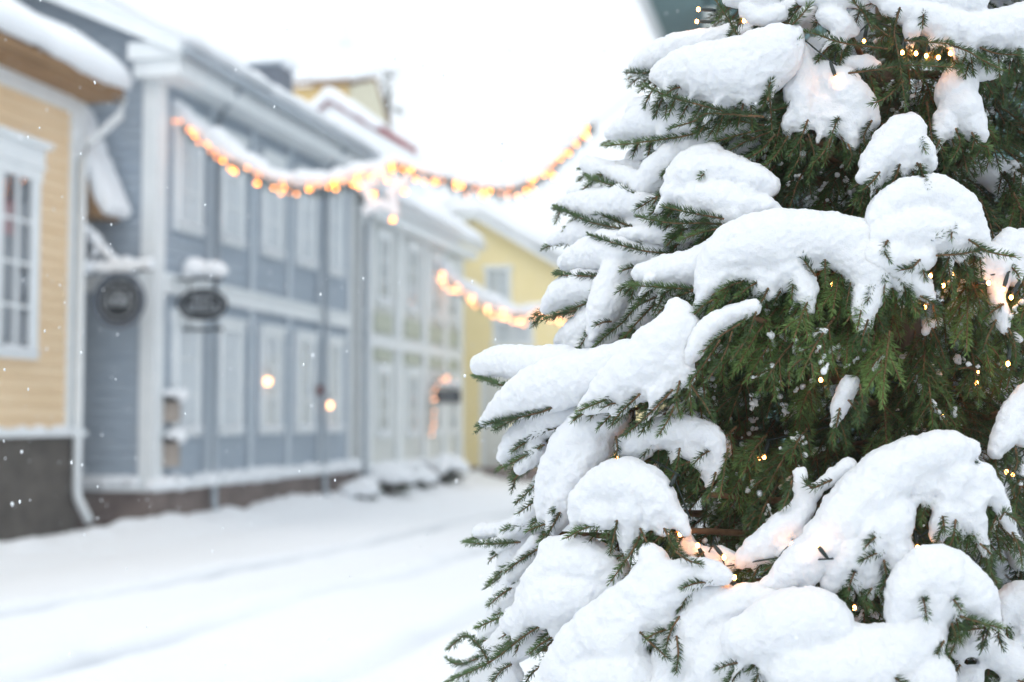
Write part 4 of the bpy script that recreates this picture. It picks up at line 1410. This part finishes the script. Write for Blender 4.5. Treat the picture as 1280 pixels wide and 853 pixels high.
 dict(dz=.0, s=[[(1030,20,13),(1048,28,18),(1066,38,11)], [(975,18,14),(955,22,14),(935,15,14)], [(1005,-4,14),(1040,-6,16),(1080,0,16)], [(960,-6,18),(915,-4,14)]], t=[[(1112,47),(1094,32),(1078,14),(1062,-4)], [(1110,62),(1051,53),(1025,45),(1002,38)], [(986,35),(1000,22),(1013,5)]]),
 dict(dz=-.02, s=[[(1108,10,12),(1128,13,17),(1155,22,20),(1186,32,23),(1216,38,25),(1248,36,27),(1282,28,27)], [(1265,52,14),(1280,56,14)], [(1095,-6,14),(1150,-6,18),(1220,0,20)], [(1200,50,12),(1180,50,8)]],
      t=[[(1125,10),(1118,39),(1123,70),(1132,134)], [(1185,55),(1210,65),(1230,75),(1256,88)], [(1225,60),(1245,66),(1275,70)], [(1130,50),(1160,54),(1190,56)], [(1060,92),(1100,88),(1136,82),(1200,84)], [(1130,100),(1110,120),(1090,130)]]),
 dict(dz=.02, s=[[(1212,78,14),(1202,95,20),(1193,120,26),(1205,142,23),(1216,160,16),(1226,172,7)], [(1180,150,17),(1171,172,12),(1168,188,7)], [(1225,88,14),(1245,90,9)]], t=[[(1215,165),(1222,180),(1235,185)], [(1195,160),(1200,180),(1190,200)], [(1175,175),(1165,195),(1160,205)]]),
 dict(dz=-.03, s=[[(1086,218,11),(1094,204,20),(1112,188,28),(1130,168,29),(1140,155,18)], [(1135,185,28),(1152,192,20),(1162,206,10)], [(1078,222,7),(1090,212,14)]], t=[[(1100,215),(1090,228),(1078,238)], [(1125,205),(1118,225),(1105,240)], [(1150,205),(1152,220),(1145,235)]]),
 dict(dz=-.05, s=[[(1096,292,16),(1108,264,23),(1135,247,29),(1165,243,29),(1192,257,27),(1212,283,20),(1226,305,11)], [(1108,298,27),(1140,290,32),(1170,290,32),(1200,302,20)], [(1095,322,24),(1125,326,23),(1152,322,20)]],
      t=[[(1160,300),(1175,294),(1190,292)], [(1210,300),(1235,315),(1270,322)], [(1170,320),(1200,318),(1232,312)], [(1110,300),(1105,312),(1112,325)], [(1150,325),(1140,335),(1125,338)]]),
 dict(dz=.0, s=[[(1255,412,9),(1252,395,12),(1246,370,11),(1250,345,15),(1252,322,17),(1262,300,14)], [(1235,318,14),(1228,345,10)], [(1275,330,14),(1280,300,16),(1270,350,9)]], t=[[(1245,400),(1235,420),(1228,440)], [(1260,410),(1268,430),(1270,455)], [(1255,380),(1240,390),(1228,400)]]),
 dict(dz=.05, s=[[(1022,438,7),(1023,428,10),(1028,424,7)], [(1157,415,8),(1160,405,10),(1172,403,7)], [(1203,375,8),(1214,385,9),(1218,395,6)], [(994,372,6),(995,385,5)], [(935,414,8),(948,410,6)], [(976,412,5)], [(1268,420,6),(1275,424,5)], [(1210,455,6),(1222,458,5)], [(943,434,5),(945,440,4)]], t=[[(1025,430),(1010,445),(1002,460)], [(1165,410),(1175,430),(1182,455)], [(1213,390),(1225,405),(1228,425)]]),
 dict(dz=.0, s=[[(1042,532,6),(1046,520,9),(1052,500,13),(1060,482,13),(1068,476,8)]], t=[[(1050,510),(1045,535),(1043,552)], [(1075,480),(1078,505),(1070,525)], [(1060,500),(1072,515),(1075,530)]]),
 # ---- lower right mounds
 dict(dz=-.03, s=[[(925,706,11),(938,690,18),(968,666,20),(998,642,17),(1012,622,10),(1030,603,8),(1060,582,10)], [(1000,592,9),(1000,612,9),(1003,632,10)], [(958,690,18),(985,690,15),(1002,688,12)]], t=[[(1040,600),(1015,610),(1005,600)], [(985,700),(968,705),(955,715)], [(990,600),(985,620),(978,635)]]),
 dict(dz=-.06, s=[[(960,735,14),(1000,705,24),(1030,680,28),(1058,648,34),(1085,618,37),(1112,594,34),(1150,573,29),(1188,566,26),(1212,562,16)],
      [(1062,690,34),(1048,712,22),(1040,728,14)], [(1086,660,36),(1078,698,20),(1082,725,11),(1085,744,6)], [(1112,640,32),(1112,675,24),(1128,712,22)],
      [(1196,596,27),(1185,630,20),(1178,655,16),(1172,668,9)], [(1215,610,26),(1217,640,18),(1226,668,14),(1234,692,9),(1237,706,5)], [(1228,595,20),(1248,625,16),(1260,655,12),(1270,670,7)], [(1148,604,22),(1160,600,18)]],
      t=[[(1180,655),(1172,675),(1165,690)], [(1225,680),(1240,695),(1238,715)], [(1250,650),(1255,640),(1275,655)], [(1195,650),(1190,675),(1178,700)], [(1265,665),(1275,690),(1278,708)], [(1090,735),(1082,748),(1086,760)], [(1105,700),(1108,725),(1100,740)]]),
 dict(dz=-.10, s=[[(935,800,36),(980,782,46),(1020,778,44),(1040,792,32)], [(1126,768,20),(1140,738,32),(1165,720,38),(1195,725,36),(1220,745,28),(1238,768,15),(1246,782,8)], [(1162,745,32),(1168,775,17),(1173,800,9)], [(1000,840,50),(1055,840,50),(1105,828,40),(1145,800,34)], [(1105,808,28),(1070,822,42)], [(1160,845,34),(1130,850,34)]],
      t=[[(1200,770),(1225,778),(1252,786)], [(1180,800),(1172,815),(1168,830)], [(1190,780),(1195,800),(1185,825)], [(1110,840),(1120,848),(1135,858)]]),
 dict(dz=.0, s=[[(1200,812,16),(1220,800,22),(1245,815,26),(1272,835,26)], [(1255,755,22),(1278,750,24),(1285,790,20)], [(1185,850,14),(1215,846,18)]], t=[[(1230,785),(1205,790),(1190,800)], [(1200,830),(1190,845),(1180,858)]]),
 dict(dz=-.02, s=[[(1245,565,11),(1258,542,16),(1270,512,16),(1285,495,18)], [(1282,540,22)], [(1278,585,6),(1276,605,5)]], t=[[(1270,560),(1272,580),(1262,600)], [(1290,600),(1275,600),(1265,615)]]),
]

rr = random.Random(21)


def px_twig(tw, pts, dz, start=0.1, tint=None, nl=0.0125, jit=0.006):
    pp = []
    n = len(pts)
    for i, (x, y) in enumerate(pts):
        p = P3(x, y, dz)
        p[1] += rr.uniform(-jit, jit)
        pp.append(p)
    tw.twig(np.array(pp), nl=nl * rr.uniform(0.9, 1.1), tint=tint if tint is not None else rr.uniform(0.3, 0.62), start=start)


for bi, B in enumerate(BOUGHS):
    wood, tw, balls = Twigs(), Twigs(), []
    dz = B["dz"]
    inner, stroke_n = None, []
    for si, S in enumerate(B["s"]):
        C = []
        for (x, y, r) in S:
            d = shell(x, y) + dz
            C.append([*at(x, y, d), r / F * d])
        Q = catmull(np.array(C), 0.009) if len(C) > 1 else np.array(C)
        stroke_n.append(len(Q))
        n_extra = 0
        for q in Q:
            rad = q[3] * float(np.interp(S[0][0], [780, 860], [1.06, 0.98]))
            balls.append((q[0] + rr.gauss(0, .03) * rad, q[1] + rr.gauss(0, .06) * rad, q[2] + rr.gauss(0, .03) * rad, rad * rr.uniform(0.95, 1.03)))
        if len(C) > 1:
            # the branch under this stroke, and short shoots out from under the snow
            path = [(x, y + r * 0.72) for x, y, r in S]
            dx, dy = path[0][0] - path[1][0], path[0][1] - path[1][1]
            dl = math.hypot(dx, dy) + 1e-6
            tip = (path[0][0] + dx / dl * 13, path[0][1] + dy / dl * 10 + 4)
            line = [tip] + path
            pts = [P3(x, y, dz + 0.012) for x, y in line][::-1]
            tw.twig(np.array(pts), nl=0.0125, tint=rr.uniform(0.3, 0.5), r0=0.0032, r1=0.001, start=0.0, dens=1100)
            for k in range(len(S)):
                x, y, r = S[k]
                if x < 800 and rr.random() < 0.62:
                    continue
                for _ in range(2 if r > 12 and x > 800 else 1):
                    ang = math.atan2(1.0, (-0.9 if x < AX - 100 else 0.25) + rr.uniform(-0.7, 0.5))
                    ln = r * 0.75 + rr.uniform(14, 32)
                    x0, y0 = x + rr.uniform(-.4, .4) * r, y + r * 0.45
                    e = (x0 + math.cos(ang) * ln, y0 + math.sin(ang) * ln)
                    m_ = ((x0 + e[0]) / 2 + rr.uniform(-3, 3), (y0 + e[1]) / 2 - 2)
                    px_twig(tw, [(x0, y0), m_, e], dz + rr.uniform(0.0, 0.03))
        for (x, y, r) in S:      # little tongues of snow hanging from the lower rim
            if r > 16 and x > 790 and rr.random() < 0.72:
                for _ in range(rr.choice((1, 2, 2))):
                    x0, y0 = x + rr.uniform(-.75, .75) * r, y + r * 0.5
                    ln, an = r * 0.5 + rr.uniform(10, 36), math.atan2(1.0, rr.uniform(-.6, .4) + (-.3 if x < AX - 80 else .1))
                    d0 = shell(x, y) + dz - r * 0.45 / F * 2.1
                    for u in np.linspace(0, 1, 9):
                        rp = (9.5 - 6.0 * u) * rr.uniform(.8, 1.15)
                        q = at(x0 + math.cos(an) * ln * u, y0 + math.sin(an) * ln * u, d0 + 0.012 * u)
                        balls.append((*q, rp / F * d0))
                        n_extra += 1
                    px_twig(tw, [(x0, y0), (x0 + math.cos(an) * ln * .6, y0 + math.sin(an) * ln * .6 + 3), (x0 + math.cos(an) * (ln + 9), y0 + math.sin(an) * (ln + 9) + 5)], dz - r * 0.45 / F * 2.1 + 0.012)
        for (x, y, r) in S:      # twig ends that prick through the snow
            if r > 15 and rr.random() < 0.14:
                an = math.atan2(rr.uniform(0.1, 0.9), (x - AX) / 300 + rr.uniform(-.5, .5))
                x0, y0 = x + rr.uniform(-.5, .5) * r, y + rr.uniform(.5, .85) * r
                rm = r / F * 2.2
                ln = rr.uniform(18, 34)
                a3 = P3(x0, y0, dz - rm * 0.55)
                e3 = P3(x0 + math.cos(an) * ln, y0 + math.sin(an) * ln, dz - rm * 1.05 - rr.uniform(.004, .016))
                tw.twig(np.array([a3, (a3 + e3) / 2 + np.array([0, -.003, .002]), e3]), tint=rr.uniform(.35, .7), nl=0.012)
        stroke_n[-1] += n_extra
        p_in = np.array(C[-1][:3])
        if si == 0:
            inner = p_in
    for t in B["t"]:
        px_twig(tw, t, dz - 0.026 + rr.uniform(-.008, .006), start=0.0)
    if inner is None:
        inner = P3(*B["t"][0][0], dz)
    inner = inner + np.array([0, 0, -0.015])
    a = np.array(trunk_x(min(inner[2] + 0.02, 2.3)))
    mid = (a + inner) / 2 + np.array([0, 0, -0.03])
    wood.stem(catmull(np.array([a, mid, inner]), 0.02), 0.010, 0.004, 7)
    if max(r for S in B["s"] for x, y, r in S) < 13.5 and len(B["s"]) > 1 if B["s"] else False:
        k0, parts = 0, []
        for S_n in stroke_n:
            parts.append(balls[k0:k0 + S_n])
            k0 += S_n
        balls = parts
    finish_bough(wood, tw, balls)

# green shoots hanging in the sheltered part of the crown
FRINGE = [  # polygon bounds x0,x1,y0,y1, count, depth range, length range px, tint (crown shade painted in, deep layers darker)
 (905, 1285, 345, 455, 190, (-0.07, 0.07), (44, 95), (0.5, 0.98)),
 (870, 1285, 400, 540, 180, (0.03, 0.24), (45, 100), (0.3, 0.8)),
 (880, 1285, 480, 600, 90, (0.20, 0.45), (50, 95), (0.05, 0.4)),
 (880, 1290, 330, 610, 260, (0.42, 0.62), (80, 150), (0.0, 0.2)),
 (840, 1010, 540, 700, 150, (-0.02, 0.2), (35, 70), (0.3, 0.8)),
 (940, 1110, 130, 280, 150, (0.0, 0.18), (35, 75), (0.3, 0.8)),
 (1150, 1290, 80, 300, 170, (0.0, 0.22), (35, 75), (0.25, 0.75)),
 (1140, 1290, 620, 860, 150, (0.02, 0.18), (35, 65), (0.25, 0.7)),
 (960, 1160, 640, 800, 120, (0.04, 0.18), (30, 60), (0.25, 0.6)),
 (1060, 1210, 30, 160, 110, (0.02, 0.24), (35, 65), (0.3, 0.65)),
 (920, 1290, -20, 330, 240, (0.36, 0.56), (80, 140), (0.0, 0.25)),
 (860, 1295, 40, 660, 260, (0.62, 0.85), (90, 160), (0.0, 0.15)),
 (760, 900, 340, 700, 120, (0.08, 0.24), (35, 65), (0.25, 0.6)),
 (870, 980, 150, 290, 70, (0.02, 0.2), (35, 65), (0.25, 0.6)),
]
for (x0, x1, y0, y1, n, dr, lr, tr) in FRINGE:
    wood, tw = Twigs(), Twigs()
    ca = P3((x0 + x1) / 2, (y0 + y1) / 2, dr[1])
    a = np.array(trunk_x(ca[2] + 0.08))
    wood.stem(catmull(np.array([a, (a + ca) / 2 + np.array([0, 0, .03]), ca]), 0.02), 0.011, 0.005, 7)
    done, dust = 0, []
    while done < n:
        # a drooping spray: one side branch with shoots paired along it
        bx_, by_ = rr.uniform(x0, x1), rr.uniform(y0 - 25, y1 - 30)
        lean = (bx_ - AX) / 290 + rr.uniform(-.3, .3)
        dz = rr.uniform(*dr)
        L_ = rr.uniform(*lr) * 1.2
        tint = rr.uniform(*tr)
        q = math.hypot(lean, 0.85)
        dirx, diry = lean / q, 0.85 / q
        an0 = math.atan2(diry, dirx)
        e = (bx_ + dirx * L_, by_ + diry * L_)
        m_ = ((bx_ + e[0]) / 2 + dirx * 2, (by_ + e[1]) / 2 - 5)
        A3, M3, E3 = P3(bx_, by_, dz + 0.05), P3(*m_, dz + 0.015), P3(*e, dz)
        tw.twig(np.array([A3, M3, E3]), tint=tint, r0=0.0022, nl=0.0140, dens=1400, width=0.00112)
        done += 1
        k = 0
        for f in (0.12, 0.3, 0.48, 0.66):
            for sd in (-1, 1):
                if rr.random() < 0.25:
                    continue
                f2 = f + rr.uniform(-.05, .05)
                o3 = A3 * (1 - f2) ** 2 + M3 * 2 * f2 * (1 - f2) + E3 * f2 ** 2 if False else (A3 + (M3 - A3) * f2 * 2 if f2 < .5 else M3 + (E3 - M3) * (f2 * 2 - 1))
                l2 = L_ * (0.50 - 0.36 * f2) * rr.uniform(0.85, 1.15) + 7
                an = an0 + sd * rr.uniform(0.62, 0.85)
                an = an + (math.pi / 2 - an) * 0.22
                ox, oy = bx_ + (e[0] - bx_) * f2, by_ + (e[1] - by_) * f2 - 4
                E2 = P3(ox + math.cos(an) * l2, oy + math.sin(an) * l2, dz + 0.05 * (1 - f2) + rr.uniform(-.012, .012))
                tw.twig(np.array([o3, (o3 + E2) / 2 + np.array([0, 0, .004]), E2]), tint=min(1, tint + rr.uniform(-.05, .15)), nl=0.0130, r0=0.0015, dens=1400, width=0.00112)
                done += 0.5
                if dr[0] < 0.3 and rr.random() < 0.15:
                    c = o3 + (E2 - o3) * rr.uniform(.3, .8)
                    ax_d = (E2 - o3) / (np.linalg.norm(E2 - o3) + 1e-9)
                    for _ in range(7):
                        dust.append((*(c + ax_d * rr.gauss(0, .011) + np.array([rr.gauss(0, .003), rr.gauss(0, .003), rr.uniform(.002, .006)])), rr.uniform(.002, .0052)))
    bo = finish_bough(wood, tw, [])
    if dust:
        me = snow_mesh("snow_dust", np.array(dust), 0.0018, 1, ((0.007, 0.0022), (0.004, 0.0008)))
        me.transform(Matrix.Translation(-TREE))
        link("snow_dust", me, M["treesnow"], bo)["kind"] = "stuff"


# whole-tree boughs: three templates, copied round the trunk
def template(seed, snowy):
    q = random.Random(seed)
    wood, tw, balls = Twigs(), Twigs(), []
    ax = np.array([(0, 0, 0), (0.3, 0.0, -0.01), (0.65, 0.01, -0.10), (1.0, 0.0, -0.26)])
    wood.stem(catmull(ax, 0.05), 0.012, 0.003, 6)
    AXP = catmull(ax, 0.02)
    tw.twig(ax[1:], r0=0.003, tint=0.35, dens=1000, nl=0.016, width=0.0018)
    k = 0
    for f in np.linspace(0.18, 0.96, 15):
        for sd in (-1, 1):
            p = AXP[int(f * (len(AXP) - 1))]
            l_ = (0.10 + 0.38 * math.sin(min(1, f * 1.25) * math.pi * 0.82)) * q.uniform(0.75, 1.1) * (1.15 - 0.55 * f)
            an = math.radians(q.uniform(38, 60)) * sd
            d = np.array([math.cos(an), math.sin(an), 0])
            e = p + d * l_ + np.array([0, 0, -0.35 * l_ - 0.02])
            m_ = p + d * l_ * 0.5 + np.array([0, 0, -0.06 * l_])
            tw.twig(np.array([p, m_, e]), tint=q.uniform(.2, .5), dens=1000, nl=0.016, width=0.0018)
            for g in (0.35, 0.62):
                o3 = p + (e - p) * g
                an2 = an + q.choice((-1, 1)) * 0.75
                e2 = o3 + np.array([math.cos(an2), math.sin(an2), -0.55]) * l_ * 0.38
                tw.twig(np.array([o3, (o3 + e2) / 2 + np.array([0, 0, .006]), e2]), tint=q.uniform(.25, .55), dens=1000, nl=0.016, width=0.0018)
            if snowy and q.random() < 0.85:
                for u in np.linspace(0.05, 0.95, 9):
                    c = p + (m_ - p) * min(1, u * 2) + (e - m_) * max(0, u * 2 - 1)
                    r = 0.038 * (1.1 - 0.65 * u) * q.uniform(.8, 1.2)
                    balls.append((*(c + np.array([0, 0, r * 0.8])), r))
    if snowy:
        for c in AXP[8:]:
            r = 0.05 * q.uniform(.8, 1.2)
            balls.append((c[0], c[1], c[2] + r * 0.8, r))
    me = [wood.wood("bough_wood"), tw.needles("bough_needles"), tw.wood("bough_shoots")]
    me[0].materials.append(M["twig"])
    me[1].materials.append(M["needle"])
    me[2].materials.append(M["twig"])
    if snowy:
        me.append(snow_mesh("bough_snow", np.array(balls), 0.011, 4, ((0.05, 0.008), (0.02, 0.004))))
        me[3].materials.append(M["treesnow"])
    return me


TS = [template(s, True) for s in (1, 2)]
TG = [template(s, False) for s in (3, 4)]
z, k = 0.38, 0
ang = 0.4
n_b = 0
while z < 3.75:
    ang += 2.39996 + rr.uniform(-.25, .25)
    a = math.degrees(ang) % 360
    front = 148 < a < 312
    L_ = R_m(z) * rr.uniform(0.92, 1.05)
    bare = front and 1.05 < z < 2.45
    if bare:
        L_ *= 0.70 if a > 235 else 0.58
    ms = (TG if bare else TS)[k % 2]
    root = link("bough", ms[0], None, tree)
    root.location = trunk_x(z) - TREE
    root.rotation_euler = (rr.uniform(-.12, .12), rr.uniform(-.05, .12) - 0.25 * max(0, (z - 2.6)), ang)
    root.scale = (L_, L_, L_)
    for nm, me in zip(("needles", "shoots", "snow_load"), ms[1:]):
        c = link(nm, me, None, root)
        if nm == "shoots":
            c["kind"] = "stuff"
    k += 1
    n_b += 1
    z += 0.052 if z < 2.5 else 0.075
me = snow_mesh("top_snow", np.array([(0, 0, TREE_H - 0.04 * i, 0.012 + 0.011 * i) for i in range(8)]), 0.008, 4, ((0.03, 0.004),))
link("snow_load", me, M["treesnow"], tree)

# ---------------- fairy lights wound through the crown
def fairy(label, lights, seed):
    """lights: (x, y, dx, dy, dz) bulb pixel, direction from bulb back to its socket, depth offset"""
    p0 = Vector(P3(lights[0][0], lights[0][1], lights[0][4]))
    root = thing("fairy_light_string", p0, label, "string lights", "light strings wound through the spruce")
    wire = []
    for (x, y, dx, dy, dz) in lights:
        l_ = math.hypot(dx, dy)
        dx, dy = dx / l_, dy / l_
        b = Vector(P3(x, y, dz))
        s0 = Vector(P3(x + dx * 4, y + dy * 4, dz))
        s1 = Vector(P3(x + dx * 22, y + dy * 22, dz + 0.006))
        sk = MB().tube([s0, s0.lerp(s1, 0.25), s0.lerp(s1, 0.7), s1], [0.0026, 0.0034, 0.0030, 0.0020], 8).build("socket", M["wire"], root, smooth=True)
        MB().ball(b, 0.0029, 8, 1.3).build("bulb", M["bulb"], sk, smooth=True)
        wire.append(np.array(P3(x + dx * 23 + rr.uniform(-2, 2), y + dy * 23, dz + 0.008)))
        wire.append(np.array(P3(x + dx * 26 + rr.uniform(-8, 8), y + dy * 26 + rr.uniform(-8, 8), dz + 0.03)))
    W_ = catmull(np.array(wire[:-1]), 0.008)
    t = Twigs()
    t.stem(W_, 0.0013, 0.0013, 5)
    me = t.wood("wire")
    me.transform(Matrix.Translation(-p0))
    link("wire", me, M["wire"], root)


fairy("fairy lights on dark wire near the top of the spruce, above the brown leader twig",
      [(873, 12, 1, .05, .08), (871, 27, 1, .03, .08), (930, 26, .1, -1, .0), (1045, 98, -.35, -1, -.02), (1080, 52, .2, -1, .05), (1119, 13, 0, 1, -.03), (1128, 66, .15, -1, -.02), (1145, 67, .2, -1, -.02),
       (1158, 70, .25, -1, -.02), (1173, 72, .3, -1, -.02), (1188, 67, .3, -1, -.02), (1262, 22, -.2, 1, .0)], 1)
fairy("fairy lights glowing among the green shoots below the snow in the middle of the spruce",
      [(1054, 341, .4, -1, .05), (1040, 356, .6, -1, .06), (1156, 384, -.3, -1, -.01), (1163, 345, .3, -1, .03), (1179, 357, .5, -1, .0), (1190, 343, .4, -1, .05), (1236, 354, -1, -.3, -.03), (1254, 362, .3, -1, -.03),
       (1264, 372, .5, -1, -.02), (1259, 329, .3, -1, .02), (1260, 455, .1, -1, .0), (1223, 464, .4, -1, .14), (1221, 479, -.3, -1, .16), (1026, 475, .3, -1, .02), (1180, 520, .2, -1, .2), (955, 572, .3, -1, .08), (948, 574, -.5, -1, .1)], 2)
fairy("fairy lights half buried in snow in the lower boughs of the spruce",
      [(772, 574, .4, -1, .05), (779, 568, -.5, -1, .06), (836, 612, .5, -1, -.055), (850, 668, .5, -1, -.04), (767, 753, .5, -1, .0), (872, 682, .5, 1, -.03), (905, 697, -.5, -.6, -.03), (918, 722, 0, 1, -.06), (850, 742, .6, -1, -.045), (990, 681, -.6, .6, -.06), (1021, 681, .8, 1, -.11), (1032, 668, .8, 1, -.09),
       (1147, 685, -.2, -1, -.05), (1205, 715, .4, -1, .0), (1258, 590, .4, -1, .06), (1266, 593, .5, -1, .06), (1068, 760, .3, -1, .02)], 3)


# ==================================================================== FALLING SNOW
iv, fi = ICO1
NF, NN = 6000, 3400
pos = np.vstack([np.stack([RNG.uniform(-13, 4, NF), RNG.uniform(4, 27, NF), RNG.uniform(0.1, 9.5, NF)], -1),
                 np.stack([RNG.uniform(-3, 1.6, NN), RNG.uniform(1.3, 5.0, NN), RNG.uniform(0.4, 3.4, NN)], -1)])
keep = np.hypot(pos[:, 0] - 0.14, pos[:, 1] - 2.69) > 1.15 - 0.2 * pos[:, 2]
keep &= ~((pos[:, 0] < -8.2) & (pos[:, 1] > 7))
pos = pos[keep]
rad = RNG.uniform(0.0013, 0.0034, len(pos)) * np.clip(pos[:, 1] / 6, 0.75, 1.6)
V = (pos[:, None] + iv[None] * rad[:, None, None] * np.array([0.85, 0.85, 1.5]) * RNG.uniform(0.6, 1.2, (len(pos), len(iv), 1))).reshape(-1, 3)
Fa = (fi[None] + (np.arange(len(pos)) * len(iv))[:, None, None]).reshape(-1, 3)
o = link("falling_snow", np_mesh("falling_snow", V, Fa), M["flake"])
tag(o, "small snowflakes falling through the air over the street", "snow", kind="stuff")

# ==================================================================== HAZE
mb = MB().box(-160, 160, -160, 160, -1.6, 16)
m, nt, b = new_mat("snowy_air")
nt.nodes.remove(b)
pv = nt.nodes.new("ShaderNodeVolumePrincipled")
pv.inputs["Color"].default_value = (0.95, 0.97, 1.0, 1)
pv.inputs["Density"].default_value = 0.0020
pv.inputs["Anisotropy"].default_value = 0.3
out = [n for n in nt.nodes if n.type == "OUTPUT_MATERIAL"][0]
nt.links.new(pv.outputs[0], out.inputs["Volume"])
o = mb.build("haze", m)
tag(o, "pale snowy air", kind="stuff")

# ==================================================================== LIGHT
SUN_EL, SUN_AZ = D2R(58), D2R(262)     # azimuth of the light's source, ccw from +X: front-left of the tree
wd = bpy.data.worlds.new("World")
sc.world = wd
wd.use_nodes = True
nt = wd.node_tree
bg = nt.nodes["Background"]
sky = nt.nodes.new("ShaderNodeTexSky")
sky.sky_type = "NISHITA"
sky.sun_disc = False
sky.sun_elevation = SUN_EL
sky.sun_rotation = math.pi / 2 - SUN_AZ
sky.dust_density = 6
sky.air_density = 1.0
hs = nt.nodes.new("ShaderNodeHueSaturation")
hs.inputs["Saturation"].default_value = 0.12
nt.links.new(sky.outputs[0], hs.inputs["Color"])
mx = nt.nodes.new("ShaderNodeMix")
mx.data_type = "RGBA"
mx.inputs["Factor"].default_value = 0.75
nt.links.new(hs.outputs[0], mx.inputs["A"])
mx.inputs["B"].default_value = (9.9, 10.7, 11.5, 1)      # even cloud cover
nt.links.new(mx.outputs["Result"], bg.inputs["Color"])
bg.inputs["Strength"].default_value = 0.1
ld = bpy.data.lights.new("sun", "SUN")
ld.energy, ld.angle, ld.color = 0.5, D2R(50), (1.0, 0.97, 0.93)
sun = bpy.data.objects.new("sun", ld)
COL.objects.link(sun)
dv = Vector((math.cos(SUN_AZ) * math.cos(SUN_EL), math.sin(SUN_AZ) * math.cos(SUN_EL), math.sin(SUN_EL)))
sun.rotation_euler = (-dv).to_track_quat("-Z", "Y").to_euler()
sun.location = (-6, -4, 12)

# ==================================================================== RENDER
sc.view_settings.view_transform = "Standard"
sc.view_settings.look = "None"
sc.view_settings.gamma = 1
sc.view_settings.use_curve_mapping = False
sc.view_settings.exposure = 0.36
cy = sc.cycles
cy.use_denoising = True
cy.max_bounces = 10
cy.diffuse_bounces = 6
cy.volume_bounces = 2
cy.transparent_max_bounces = 12
cy.sample_clamp_indirect = 8
cy.caustics_reflective = cy.caustics_refractive = False
